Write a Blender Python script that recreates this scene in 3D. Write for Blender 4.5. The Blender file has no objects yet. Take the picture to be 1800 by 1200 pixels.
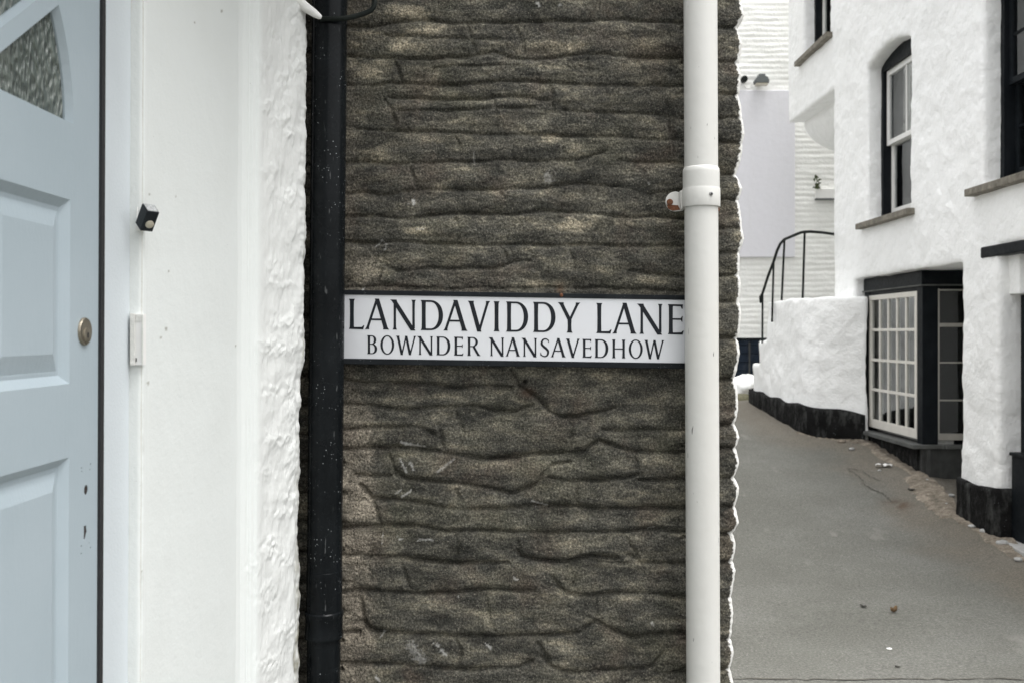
import bpy, bmesh, math, random
import numpy as np
from mathutils import Vector, Matrix, Euler

random.seed(7)
C = bpy.context.scene.collection
CAMZ, F, HX, HY = 1.55, 1700.0, 900.0, 585.0

def P(px, py, Y):
    return ((px - HX) / F * Y, Y, CAMZ + (HY - py) / F * Y)

# ------------------------------------------------------------------ noise
class Noise:
    def __init__(self, seed):
        r = np.random.RandomState(seed)
        self.p = r.permutation(256)
        a = r.rand(256) * 2 * np.pi
        self.gx, self.gy = np.cos(a), np.sin(a)
    def __call__(self, x, y):
        x = np.asarray(x, float); y = np.asarray(y, float)
        xi = np.floor(x).astype(int); yi = np.floor(y).astype(int)
        xf = x - xi; yf = y - yi
        u = xf**3 * (xf * (xf * 6 - 15) + 10); v = yf**3 * (yf * (yf * 6 - 15) + 10)
        def g(ix, iy, dx, dy):
            h = self.p[(self.p[ix & 255] + iy) & 255]
            return self.gx[h] * dx + self.gy[h] * dy
        n00 = g(xi, yi, xf, yf); n10 = g(xi + 1, yi, xf - 1, yf)
        n01 = g(xi, yi + 1, xf, yf - 1); n11 = g(xi + 1, yi + 1, xf - 1, yf - 1)
        a = n00 + u * (n10 - n00); b = n01 + u * (n11 - n01)
        return (a + v * (b - a)) * 1.5
    def fbm(self, x, y, o=4, g=0.5):
        s = 0; a = 1; f = 1; t = 0
        for k in range(o):
            s = s + a * self(x * f + 17.3 * k, y * f + 9.1 * k); t += a; a *= g; f *= 2.03
        return s / t
def sstep(a, b, x):
    t = np.clip((x - a) / (b - a), 0, 1); return t * t * (3 - 2 * t)

# ------------------------------------------------------------------ objects
def tag(o, label=None, cat=None, group=None, kind=None):
    if label: o['label'] = label
    if cat: o['category'] = cat
    if group: o['group'] = group
    if kind: o['kind'] = kind
    return o
def empty(name, loc=(0, 0, 0), label=None, cat=None, group=None):
    o = bpy.data.objects.new(name, None); C.objects.link(o); o.location = loc
    o.empty_display_size = 0.1
    return tag(o, label, cat, group)
def link(name, me, mats, parent=None, smooth=False):
    if not isinstance(mats, (list, tuple)): mats = [mats]
    for m in mats: me.materials.append(m)
    o = bpy.data.objects.new(name, me); C.objects.link(o)
    if parent is not None:
        o.parent = parent
        o.matrix_parent_inverse = Matrix.Translation(-Vector(parent.location)) if parent.parent is None else Matrix.Translation(-Vector(parent.matrix_world.translation))
    if smooth:
        me.polygons.foreach_set('use_smooth', [True] * len(me.polygons))
    return o
def fix_parent(o, parent):
    o.parent = parent
    bpy.context.view_layer.update()
    o.matrix_parent_inverse = parent.matrix_world.inverted()

class MB:
    """mesh builder"""
    def __init__(s): s.v = []; s.f = []; s.m = []
    def add(s, vs, fs, mi=0):
        b = len(s.v); s.v += [tuple(x) for x in vs]
        for f in fs: s.f.append([b + i for i in f]); s.m.append(mi)
        return s
    def box(s, x0, x1, y0, y1, z0, z1, mi=0):
        vs = [(x0, y0, z0), (x1, y0, z0), (x1, y1, z0), (x0, y1, z0), (x0, y0, z1), (x1, y0, z1), (x1, y1, z1), (x0, y1, z1)]
        return s.add(vs, [(0, 3, 2, 1), (4, 5, 6, 7), (0, 1, 5, 4), (1, 2, 6, 5), (2, 3, 7, 6), (3, 0, 4, 7)], mi)
    def prism_x(s, poly, x0, x1, poly2=None, mi=0):
        n = len(poly); q = poly2 or poly
        vs = [(x0, y, z) for y, z in poly] + [(x1, y, z) for y, z in q]
        fs = [tuple(range(n))[::-1], tuple(range(n, 2 * n))]
        fs += [(i, (i + 1) % n, n + (i + 1) % n, n + i) for i in range(n)]
        return s.add(vs, fs, mi)
    def prism_z(s, poly, z0, z1, mi=0):
        n = len(poly)
        vs = [(x, y, z0) for x, y in poly] + [(x, y, z1) for x, y in poly]
        fs = [tuple(range(n))[::-1], tuple(range(n, 2 * n))]
        fs += [(i, (i + 1) % n, n + (i + 1) % n, n + i) for i in range(n)]
        return s.add(vs, fs, mi)
    def prism_y(s, poly, y0, y1, mi=0):
        n = len(poly)
        vs = [(x, y0, z) for x, z in poly] + [(x, y1, z) for x, z in poly]
        fs = [tuple(range(n)), tuple(range(n, 2 * n))[::-1]]
        fs += [((i + 1) % n, i, n + i, n + (i + 1) % n) for i in range(n)]
        return s.add(vs, fs, mi)
    def rings(s, rings, cap=True, mi=0):
        n = len(rings[0]); b = len(s.v)
        for r in rings: s.v += [tuple(p) for p in r]
        for k in range(len(rings) - 1):
            for i in range(n):
                j = (i + 1) % n
                s.f.append([b + k * n + i, b + k * n + j, b + (k + 1) * n + j, b + (k + 1) * n + i]); s.m.append(mi)
        if cap:
            s.f.append([b + i for i in range(n)][::-1]); s.m.append(mi)
            e = b + (len(rings) - 1) * n
            s.f.append([e + i for i in range(n)]); s.m.append(mi)
        return s
    def tube(s, pts, r, n=12, mi=0):
        pts = [Vector(p) for p in pts]; rs = r if isinstance(r, (list, tuple)) else [r] * len(pts)
        rings = []; up = None
        for i, p in enumerate(pts):
            d = (pts[min(i + 1, len(pts) - 1)] - pts[max(i - 1, 0)]).normalized()
            if up is None:
                up = Vector((0, 0, 1)) if abs(d.z) < 0.9 else Vector((1, 0, 0))
            a = d.cross(up).normalized(); up = a.cross(d).normalized()
            rings.append([p + (a * math.cos(t) + up * math.sin(t)) * rs[i] for t in [2 * math.pi * k / n for k in range(n)]])
        return s.rings(rings, True, mi)
    def lathe(s, axis, prof, n=48, mi=0):
        """axis(z)->(x,y) centre, prof list of (z, r), vertical"""
        rings = []
        for z, r in prof:
            cx, cy = axis(z)
            rings.append([(cx + r * math.cos(t), cy + r * math.sin(t), z) for t in [2 * math.pi * k / n for k in range(n)]])
        return s.rings(rings, True, mi)
    def mesh(s, name):
        me = bpy.data.meshes.new(name); me.from_pydata(s.v, [], s.f)
        me.polygons.foreach_set('material_index', s.m)
        bm = bmesh.new(); bm.from_mesh(me); bmesh.ops.recalc_face_normals(bm, faces=bm.faces); bm.to_mesh(me); bm.free()
        me.update(); return me
    def build(s, name, mats, parent=None, smooth=False, bevel=0, seg=2):
        o = link(name, s.mesh(name), mats, parent, smooth)
        if bevel:
            m = o.modifiers.new('bevel', 'BEVEL'); m.width = bevel; m.segments = seg; m.limit_method = 'ANGLE'; m.angle_limit = math.radians(40)
            if smooth is False:
                pass
        if smooth:
            shade_auto(o)
        return o
def shade_auto(o, ang=40):
    me = o.data
    bm = bmesh.new(); bm.from_mesh(me)
    for e in bm.edges:
        if len(e.link_faces) == 2:
            e.smooth = e.calc_face_angle(0) < math.radians(ang)
    bm.to_mesh(me); bm.free()

def grid_mesh(name, V, attrs=None):
    """V (rows, cols, 3) -> mesh"""
    R, K, _ = V.shape
    me = bpy.data.meshes.new(name)
    me.vertices.add(R * K); me.vertices.foreach_set('co', V.reshape(-1).astype(np.float32))
    idx = np.arange(R * K).reshape(R, K)
    q = np.stack([idx[:-1, :-1], idx[:-1, 1:], idx[1:, 1:], idx[1:, :-1]], -1).reshape(-1, 4)
    me.loops.add(q.size); me.loops.foreach_set('vertex_index', q.reshape(-1).astype(np.int32))
    me.polygons.add(len(q)); me.polygons.foreach_set('loop_start', np.arange(0, q.size, 4, dtype=np.int32))
    me.update(calc_edges=True)
    for k, a in (attrs or {}).items():
        at = me.attributes.new(k, 'FLOAT', 'POINT'); at.data.foreach_set('value', a.reshape(-1).astype(np.float32))
    me.validate()
    return me

def apply_mods(o):
    bpy.context.view_layer.update()
    dg = bpy.context.evaluated_depsgraph_get()
    me = bpy.data.meshes.new_from_object(o.evaluated_get(dg))
    o.modifiers.clear(); o.data = me
def cut(o, cutters):
    for mb in cutters:
        c = mb.build('cutter', [], None)
        m = o.modifiers.new('cut', 'BOOLEAN'); m.operation = 'DIFFERENCE'; m.object = c; m.solver = 'EXACT'
        apply_mods(o)
        bpy.data.objects.remove(c, do_unlink=True)
def plaster(o, voxel, layers):
    m = o.modifiers.new('rm', 'REMESH'); m.mode = 'VOXEL'; m.voxel_size = voxel
    for size, strength, depth in layers:
        t = bpy.data.textures.new('cl', 'CLOUDS'); t.noise_scale = size; t.noise_depth = depth
        d = o.modifiers.new('d', 'DISPLACE'); d.texture = t; d.texture_coords = 'GLOBAL'; d.strength = strength; d.mid_level = 0.5
    apply_mods(o)
    o.data.polygons.foreach_set('use_smooth', [True] * len(o.data.polygons))

# ------------------------------------------------------------------ materials
class NT:
    def __init__(s, name):
        s.mat = bpy.data.materials.new(name); s.mat.use_nodes = True
        s.t = s.mat.node_tree; s.t.nodes.clear()
        s.out = s.n('ShaderNodeOutputMaterial'); s.b = s.n('ShaderNodeBsdfPrincipled')
        s.l(s.b.outputs[0], s.out.inputs['Surface'])
        s.tc = s.n('ShaderNodeTexCoord').outputs['Object']
    def n(s, t): return s.t.nodes.new(t)
    def l(s, a, b): s.t.links.new(a, b)
    def set(s, i, v):
        if hasattr(v, 'node'): s.l(v, s.b.inputs[i])
        else: s.b.inputs[i].default_value = v
    def mapping(s, sc):
        m = s.n('ShaderNodeMapping'); m.inputs['Scale'].default_value = sc; s.l(s.tc, m.inputs['Vector']); return m.outputs[0]
    def noise(s, scale, detail=4, rough=0.5, vec=None, dist=0):
        t = s.n('ShaderNodeTexNoise'); t.inputs['Scale'].default_value = scale; t.inputs['Detail'].default_value = detail
        t.inputs['Roughness'].default_value = rough; t.inputs['Distortion'].default_value = dist
        s.l(vec if vec is not None else s.tc, t.inputs['Vector']); return t.outputs['Fac']
    def vor(s, scale, vec=None, feat='F1', out='Distance', rnd=1.0):
        t = s.n('ShaderNodeTexVoronoi'); t.feature = feat; t.inputs['Scale'].default_value = scale; t.inputs['Randomness'].default_value = rnd
        s.l(vec if vec is not None else s.tc, t.inputs['Vector']); return t.outputs[out]
    def ramp(s, fac, stops):
        r = s.n('ShaderNodeValToRGB'); e = r.color_ramp.elements
        while len(e) < len(stops): e.new(0.5)
        for i, (p, c) in enumerate(stops):
            e[i].position = p; e[i].color = (c, c, c, 1) if isinstance(c, (int, float)) else (*c, 1)
        s.l(fac, r.inputs[0]); return r.outputs[0]
    def mix(s, fac, a, b, mode='MIX'):
        m = s.n('ShaderNodeMix'); m.data_type = 'RGBA'; m.blend_type = mode
        for i, v in ((0, fac), (6, a), (7, b)):
            if hasattr(v, 'node'): s.l(v, m.inputs[i])
            elif i == 0: m.inputs[0].default_value = v
            else: m.inputs[i].default_value = (v, v, v, 1) if isinstance(v, (int, float)) else (*v, 1)
        return m.outputs[2]
    def math(s, op, a, b=0.0):
        m = s.n('ShaderNodeMath'); m.operation = op
        for i, v in ((0, a), (1, b)):
            if hasattr(v, 'node'): s.l(v, m.inputs[i])
            else: m.inputs[i].default_value = v
        return m.outputs[0]
    def attr(s, name):
        a = s.n('ShaderNodeAttribute'); a.attribute_name = name; return a.outputs['Fac']
    def bump(s, h, strength=0.5, dist=0.01, prev=None):
        b = s.n('ShaderNodeBump'); b.inputs['Strength'].default_value = strength; b.inputs['Distance'].default_value = dist
        s.l(h, b.inputs['Height'])
        if prev is not None: s.l(prev, b.inputs['Normal'])
        return b.outputs[0]

def simple(name, col, rough=0.5, var=0.08, vs=20, bump=0.0, bs=80, spec=0.5, metal=0.0):
    t = NT(name)
    f = t.noise(vs, 5, 0.6)
    a = tuple(c * (1 - var) for c in col); b = tuple(min(1, c * (1 + var)) for c in col)
    t.set('Base Color', t.ramp(f, [(0.3, a), (0.7, b)]))
    t.set('Roughness', rough); t.set('Specular IOR Level', spec); t.set('Metallic', metal)
    if bump: t.set('Normal', t.bump(t.noise(bs, 6, 0.6), 1.0, bump))
    return t.mat

def mat_stone():
    t = NT('weathered_stone')
    st = t.mapping((1, 1, 2.3))
    n1 = t.noise(9, 8, 0.65, st, 0.4)
    a = t.math('ADD', n1, t.math('MULTIPLY', t.attr('tan'), 0.34))
    base = t.ramp(a, [(0.32, (0.027, 0.027, 0.023)), (0.48, (0.064, 0.061, 0.051)), (0.61, (0.115, 0.107, 0.084)), (0.82, (0.29, 0.255, 0.188))])
    pink = t.ramp(t.noise(5, 6, 0.6), [(0.52, 0.0), (0.68, 1.0)])
    base = t.mix(t.math('MULTIPLY', pink, 0.25), base, (0.16, 0.11, 0.08))
    green = t.ramp(t.noise(3.2, 6, 0.6, t.mapping((1.3, 1, 1.7))), [(0.5, 0.0), (0.72, 1.0)])
    base = t.mix(t.math('MULTIPLY', green, 0.35), base, (0.085, 0.083, 0.052))
    # light cement at the left edge
    mort = t.mix(t.noise(38, 7, 0.7), (0.13, 0.115, 0.09), (0.40, 0.35, 0.28))
    pits = t.ramp(t.noise(75, 3, 0.5), [(0.33, 1.0), (0.40, 0.0)])
    mort = t.mix(t.math('MULTIPLY', pits, 0.75), mort, (0.07, 0.06, 0.045))
    base = t.mix(t.attr('mortar'), base, mort)
    # crystalline grain
    g = t.noise(150, 5, 0.75)
    blk = t.noise(7, 3, 0.5, t.mapping((1, 1, 2.6)))
    base = t.mix(1.0, base, t.ramp(blk, [(0.3, 0.66), (0.7, 1.36)]), 'MULTIPLY')
    base = t.mix(1.0, base, t.ramp(g, [(0.32, 0.22), (0.5, 0.90), (0.66, 2.2)]), 'MULTIPLY')
    sp = t.ramp(t.noise(190, 3, 0.6), [(0.62, 0.0), (0.70, 1.0)])
    base = t.mix(t.math('MULTIPLY', sp, 0.42), base, (0.42, 0.38, 0.31))
    dk = t.ramp(t.noise(330, 2, 0.6, t.mapping((1, 1, 1.3))), [(0.28, 1.0), (0.37, 0.0)])
    base = t.mix(t.math('MULTIPLY', dk, 0.6), base, (0.014, 0.014, 0.013))
    base = t.mix(t.attr('paint'), base, (0.74, 0.73, 0.70))
    rs = t.attr('rust')
    base = t.mix(rs, base, (0.10, 0.045, 0.02))
    t.set('Base Color', base); t.set('Roughness', 0.92); t.set('Specular IOR Level', 0.25)
    h = t.math('ADD', t.math('MULTIPLY', g, 0.6), t.noise(70, 6, 0.65))
    t.set('Normal', t.bump(h, 1.0, 0.009))
    return t.mat

def mat_leftwall():
    t = NT('white_masonry_paint')
    d = t.ramp(t.noise(4, 8, 0.65), [(0.45, 0.0), (0.8, 1.0)])
    b = t.mix(t.math('MULTIPLY', d, 0.10), (0.71, 0.735, 0.72), (0.52, 0.52, 0.48))
    s = t.ramp(t.vor(55, out='Distance'), [(0.04, 1.0), (0.08, 0.0)])
    k = t.ramp(t.noise(7, 3, 0.5), [(0.6, 0.0), (0.66, 1.0)])
    b = t.mix(t.math('MULTIPLY', t.math('MULTIPLY', s, k), 0.7), b, (0.12, 0.11, 0.09))
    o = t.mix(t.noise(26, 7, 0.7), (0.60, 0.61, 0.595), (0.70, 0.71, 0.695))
    b = t.mix(t.attr('rough_shade'), b, o)  # same wall paint, darkened: shade of the rough plaster put into its colour
    g = t.mix(t.noise(60, 6, 0.7), (0.09, 0.085, 0.055), (0.36, 0.345, 0.28))
    b = t.mix(t.attr('grime'), b, g)
    t.set('Base Color', b); t.set('Roughness', 0.72); t.set('Specular IOR Level', 0.3)
    t.set('Normal', t.bump(t.math('ADD', t.noise(190, 5, 0.6), t.math('MULTIPLY', t.noise(20, 3, 0.5), 1.5)), 1.0, 0.0007))
    return t.mat

def mat_white(name, col=(0.80, 0.80, 0.785), bump=0.004, bs=60, dirt=0.12, sc=3.0, speck=0.0, rough=0.75):
    t = NT(name)
    d = t.ramp(t.noise(sc, 8, 0.65), [(0.45, 0.0), (0.8, 1.0)])
    b = t.mix(t.math('MULTIPLY', d, dirt), col, (0.50, 0.49, 0.45))
    if speck:
        s = t.ramp(t.vor(55, out='Distance'), [(0.05, 1.0), (0.10, 0.0)])
        k = t.ramp(t.noise(7, 3, 0.5), [(0.6, 0.0), (0.68, 1.0)])
        b = t.mix(t.math('MULTIPLY', t.math('MULTIPLY', s, k), speck), b, (0.12, 0.11, 0.09))
    v = t.ramp(t.noise(5, 6, 0.65, t.mapping((2.2, 2.2, 0.22))), [(0.56, 0.0), (0.75, 1.0)])
    b = t.mix(t.math('MULTIPLY', v, dirt * 0.8), b, (0.47, 0.46, 0.42))
    t.set('Base Color', b); t.set('Roughness', rough); t.set('Specular IOR Level', 0.35)
    h = t.math('ADD', t.noise(bs, 6, 0.6), t.math('MULTIPLY', t.noise(bs * 0.18, 4, 0.6), 2.0))
    t.set('Normal', t.bump(h, 1.0, bump))
    return t.mat

def mat_black(name, col=(0.012, 0.013, 0.015), rough=0.35, specks=0.0, scale=90, dusty=0.0, bump=0.0008, spec=0.06):
    t = NT(name)
    f = t.noise(6, 6, 0.6)
    b = t.ramp(f, [(0.3, col), (0.75, tuple(c * 1.9 + 0.002 for c in col))])
    if dusty:
        d = t.ramp(t.noise(9, 8, 0.7, t.mapping((1, 1, 0.35))), [(0.5, 0.0), (0.75, 1.0)])
        b = t.mix(t.math('MULTIPLY', d, dusty), b, (0.16, 0.165, 0.16))
    if specks:
        v = t.ramp(t.vor(scale, out='Distance'), [(0.10, 1.0), (0.17, 0.0)])
        k = t.ramp(t.noise(14, 4, 0.6), [(0.53, 0.0), (0.62, 1.0)])
        b = t.mix(t.math('MULTIPLY', t.math('MULTIPLY', v, k), specks), b, (0.42, 0.45, 0.46))
        w = t.ramp(t.noise(120, 2, 0.5, t.mapping((1, 1, 0.18))), [(0.70, 0.0), (0.76, 1.0)])
        b = t.mix(t.math('MULTIPLY', w, specks * 0.3), b, (0.25, 0.26, 0.26))
    t.set('Base Color', b); t.set('Roughness', t.ramp(t.noise(30, 5, 0.6), [(0.3, rough * 0.8), (0.7, min(1, rough * 1.3))])); t.set('Specular IOR Level', spec)
    t.set('Normal', t.bump(t.noise(45, 5, 0.6), 1.0, bump))
    return t.mat

def mat_glass(name, tint=(0.02, 0.022, 0.022), alpha=0.75, add=0.10):
    t = NT(name)
    fr = t.n('ShaderNodeFresnel'); fr.inputs[0].default_value = 1.5
    gl = t.n('ShaderNodeBsdfGlossy'); gl.inputs['Roughness'].default_value = 0.02; gl.inputs['Color'].default_value = (0.95, 0.97, 0.97, 1)
    tr = t.n('ShaderNodeBsdfTransparent'); tr.inputs['Color'].default_value = (alpha, alpha, alpha, 1)
    nz = t.bump(t.noise(3, 2, 0.5), 1.0, 0.003); t.l(nz, gl.inputs['Normal']); t.l(nz, fr.inputs['Normal'])
    mx = t.n('ShaderNodeMixShader'); t.l(t.math('ADD', fr.outputs[0], add), mx.inputs[0]); t.l(tr.outputs[0], mx.inputs[1]); t.l(gl.outputs[0], mx.inputs[2])
    t.t.nodes.remove(t.b); t.l(mx.outputs[0], t.out.inputs['Surface'])
    return t.mat

def mat_pebble_glass():
    t = NT('pebbled_glass')
    m = t.n('ShaderNodeMapping'); m.inputs['Rotation'].default_value = (math.radians(14), 0, 0); m.inputs['Scale'].default_value = (1, 1.35, 0.62); t.l(t.tc, m.inputs['Vector'])
    v = t.vor(88, m.outputs[0], 'SMOOTH_F1'); n = t.noise(8, 3, 0.5)
    t.set('Base Color', t.ramp(n, [(0.35, (0.095, 0.115, 0.100)), (0.7, (0.15, 0.172, 0.152))]))
    t.set('Roughness', 0.28); t.set('Specular IOR Level', 0.7)
    t.set('Normal', t.bump(v, 1.0, 0.022))
    return t.mat

def mat_road():
    t = NT('worn_asphalt')
    n1 = t.noise(0.9, 8, 0.6); 
    b = t.ramp(n1, [(0.3, (0.104, 0.103, 0.090)), (0.5, (0.126, 0.125, 0.111)), (0.72, (0.156, 0.155, 0.142))])
    b = t.mix(t.math('MULTIPLY', t.attr('dirt'), 0.5), b, t.mix(t.noise(9, 6, 0.7), (0.10, 0.085, 0.065), (0.20, 0.165, 0.125)))
    gr = t.noise(75, 6, 0.8)
    b = t.mix(1.0, b, t.ramp(gr, [(0.3, 0.42), (0.5, 1.0), (0.7, 1.7)]), 'MULTIPLY')
    b = t.mix(t.attr('leafstain'), b, (0.075, 0.045, 0.025))
    s = t.ramp(t.vor(42, out='Distance'), [(0.09, 1.0), (0.16, 0.0)])
    k = t.ramp(t.noise(6, 3, 0.6), [(0.52, 0.0), (0.6, 1.0)])
    b = t.mix(t.math('MULTIPLY', t.math('MULTIPLY', s, k), 0.55), b, (0.42, 0.41, 0.38))
    p = t.ramp(t.noise(2.1, 4, 0.6, t.mapping((1.2, 0.6, 1))), [(0.63, 0.0), (0.70, 1.0)])
    b = t.mix(t.math('MULTIPLY', p, 0.3), b, (0.30, 0.29, 0.265))
    t.set('Base Color', b); t.set('Roughness', 0.85); t.set('Specular IOR Level', 0.3)
    t.set('Normal', t.bump(t.math('ADD', gr, t.noise(30, 4, 0.6)), 1.0, 0.006))
    return t.mat

def mat_sill():
    t = NT('slate_sill')
    b = t.ramp(t.noise(12, 7, 0.7), [(0.3, (0.095, 0.085, 0.067)), (0.55, (0.20, 0.183, 0.15)), (0.75, (0.33, 0.305, 0.26))])
    t.set('Base Color', b); t.set('Roughness', 0.9); t.set('Normal', t.bump(t.noise(60, 5, 0.6), 1.0, 0.006)); return t.mat

def mat_dirt():
    t = NT('sandy_dirt')
    b = t.ramp(t.noise(14, 8, 0.75), [(0.3, (0.07, 0.062, 0.05)), (0.5, (0.20, 0.17, 0.132)), (0.7, (0.38, 0.33, 0.27))])
    g = t.noise(120, 3, 0.6)
    b = t.mix(1.0, b, t.ramp(g, [(0.3, 0.6), (0.7, 1.35)]), 'MULTIPLY')
    t.set('Base Color', b); t.set('Roughness', 0.95); t.set('Normal', t.bump(g, 1.0, 0.01)); return t.mat

def mat_sign():
    t = NT('sign_white')
    d = t.ramp(t.noise(7, 8, 0.6), [(0.5, 0.0), (0.85, 1.0)])
    b = t.mix(t.math('MULTIPLY', d, 0.2), (0.61, 0.62, 0.645), (0.48, 0.475, 0.46))
    t.set('Base Color', b); t.set('Roughness', 0.28); t.set('Specular IOR Level', 0.4)
    t.set('Normal', t.bump(t.noise(9, 3, 0.5), 1.0, 0.0012)); return t.mat

def mat_rust():
    t = NT('rust')
    b = t.ramp(t.noise(160, 5, 0.7), [(0.3, (0.05, 0.02, 0.01)), (0.6, (0.16, 0.06, 0.025)), (0.8, (0.28, 0.13, 0.06))])
    t.set('Base Color', b); t.set('Roughness', 0.9); return t.mat

def mat_whitepipe():
    t = NT('white_pipe_plastic')
    d = t.ramp(t.noise(5, 8, 0.65, t.mapping((1, 1, 0.25))), [(0.45, 0.0), (0.8, 1.0)])
    b = t.mix(t.math('MULTIPLY', d, 0.30), (0.57, 0.565, 0.54), (0.43, 0.41, 0.365))
    s = t.ramp(t.noise(90, 2, 0.4, t.mapping((1, 1, 0.22))), [(0.745, 0.0), (0.765, 1.0)])
    b = t.mix(t.math('MULTIPLY', s, 0.8), b, (0.04, 0.04, 0.04))
    t.set('Base Color', b); t.set('Roughness', 0.42); t.set('Specular IOR Level', 0.4)
    t.set('Normal', t.bump(t.noise(25, 4, 0.6), 1.0, 0.0010)); return t.mat

def mat_door():
    t = NT('pale_blue_paint')
    d = t.ramp(t.noise(4, 7, 0.6), [(0.35, 0.0), (0.75, 1.0)])
    b = t.mix(d, (0.365, 0.43, 0.468), (0.395, 0.458, 0.497))
    t.set('Base Color', b); t.set('Roughness', 0.42); t.set('Specular IOR Level', 0.4)
    t.set('Normal', t.bump(t.math('ADD', t.noise(120, 4, 0.6), t.noise(50, 3, 0.5, t.mapping((1, 3, 0.3)))), 1.0, 0.0005)); return t.mat

M = dict(
    stone=mat_stone(),
    sidepaint=mat_white('thick_white_limewash', (0.82, 0.82, 0.80), 0.004, 60, 0.08),
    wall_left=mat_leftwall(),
    wall_right=mat_white('whitewash', (0.92, 0.925, 0.915), 0.011, 22, 0.06, 2.0),
    brick=mat_white('white_painted_brick', (0.84, 0.84, 0.81), 0.006, 26, 0.10, 2.0),
    lilac=mat_white('pale_lilac_render', (0.70, 0.695, 0.73), 0.002, 60, 0.10, 1.0),
    frame_left=simple('frame_paint', (0.60, 0.645, 0.672), 0.4, 0.02, 6, 0.0008, 140),
    bead=mat_white('cream_sealant_paint', (0.72, 0.715, 0.68), 0.002, 150, 0.25, 9.0, 0.6),
    door=mat_door(), pglass=mat_pebble_glass(),
    seal=simple('black_rubber', (0.016, 0.016, 0.017), 0.7, 0.2, 60, 0.0008, 200),
    brass=simple('dull_brass', (0.30, 0.27, 0.215), 0.42, 0.15, 90, 0.0004, 200, 0.5, 0.85),
    bpipe=mat_black('black_gloss_pipe_paint', (0.0042, 0.0052, 0.006), 0.24, 0.8, 95, 0.0, 0.0005, 0.11),
    bwood=mat_black('black_painted_wood', (0.006, 0.0075, 0.009), 0.42, 0.0, 90, 0.05),
    bplinth=mat_black('black_plinth_paint', (0.007, 0.007, 0.007), 0.75, 0.3, 40, 0.5, 0.012),
    bgrey=mat_black('faded_black_panel', (0.040, 0.041, 0.040), 0.6, 0.0, 40, 0.25, 0.002),
    bmetal=mat_black('black_railing_paint', (0.010, 0.012, 0.011), 0.45),
    bsign=mat_black('sign_black', (0.009, 0.0105, 0.012), 0.5, 0.35, 130, 0.05),
    letter=simple('sign_lettering_black', (0.010, 0.012, 0.016), 0.45, 0.2, 40, 0, 80, 0.2),
    sign=mat_sign(), rust=mat_rust(), wpipe=mat_whitepipe(),
    sash=simple('white_sash_paint', (0.78, 0.775, 0.75), 0.4, 0.04, 8, 0.001, 60),
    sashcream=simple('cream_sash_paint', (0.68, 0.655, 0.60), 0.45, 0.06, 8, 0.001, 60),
    sashshade=simple('shaded_cream_paint', (0.36, 0.345, 0.31), 0.6, 0.1, 8, 0.001, 60),  # cream sash paint darkened to carry the shade on the side lattice
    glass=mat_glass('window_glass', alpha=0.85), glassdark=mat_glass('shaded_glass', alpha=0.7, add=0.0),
    sillgrey=mat_black('worn_grey_sill_paint', (0.075, 0.077, 0.074), 0.6, 0.0, 40, 0.3, 0.002),
    curtain=simple('net_curtain', (0.62, 0.61, 0.57), 0.9, 0.1, 12, 0.004, 30),
    curtain_grey=simple('grey_curtain', (0.72, 0.72, 0.69), 0.9, 0.12, 10, 0.004, 30),
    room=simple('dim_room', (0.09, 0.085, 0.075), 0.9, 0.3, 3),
    sill=mat_sill(), dirt=mat_dirt(), road=mat_road(),
    crack=simple('crack_filler', (0.085, 0.08, 0.068), 0.95, 0.3, 20, 0.004, 100),
    concrete=simple('pale_concrete', (0.36, 0.36, 0.35), 0.85, 0.15, 12, 0.004, 60),
    navy=mat_black('navy_boards', (0.012, 0.017, 0.026), 0.5, 0.0, 40, 0.15),
    lampgrey=simple('grey_lamp_metal', (0.10, 0.11, 0.11), 0.5, 0.1, 20),
    boxgrey=simple('pale_grey_plastic', (0.76, 0.755, 0.735), 0.6, 0.05, 10),
    leafgreen=simple('plant_leaf', (0.07, 0.09, 0.035), 0.7, 0.35, 40),
    leafbrown=simple('dead_leaf', (0.11, 0.065, 0.028), 0.8, 0.4, 80),
    leafdark=simple('dark_leaf', (0.035, 0.033, 0.027), 0.8, 0.4, 80),
    paper=simple('white_paper', (0.78, 0.77, 0.75), 0.8, 0.05, 20),
    sensor=mat_black('scuffed_black_plastic', (0.016, 0.019, 0.021), 0.35, 0.0),
    silver=simple('flaked_silver', (0.45, 0.46, 0.46), 0.35, 0.5, 260, 0.001, 300, 0.5, 0.4),
    lens=simple('cream_lens', (0.50, 0.46, 0.37), 0.3, 0.08, 80),
    slate=simple('roof_slate', (0.09, 0.095, 0.10), 0.7, 0.2, 8),
    hole=simple('dark_hole_shade', (0.022, 0.014, 0.011), 0.9, 0.3, 80),  # near-black colour that paints the darkness inside the lock holes
    screw=simple('steel_screw', (0.25, 0.25, 0.25), 0.35, 0.2, 60, 0, 80, 0.5, 0.8),
    teal=simple('pale_teal_card', (0.30, 0.42, 0.40), 0.7, 0.1, 10),
    moss=simple('olive_moss', (0.12, 0.115, 0.07), 0.95, 0.4, 25, 0.01, 60),
)

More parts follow.
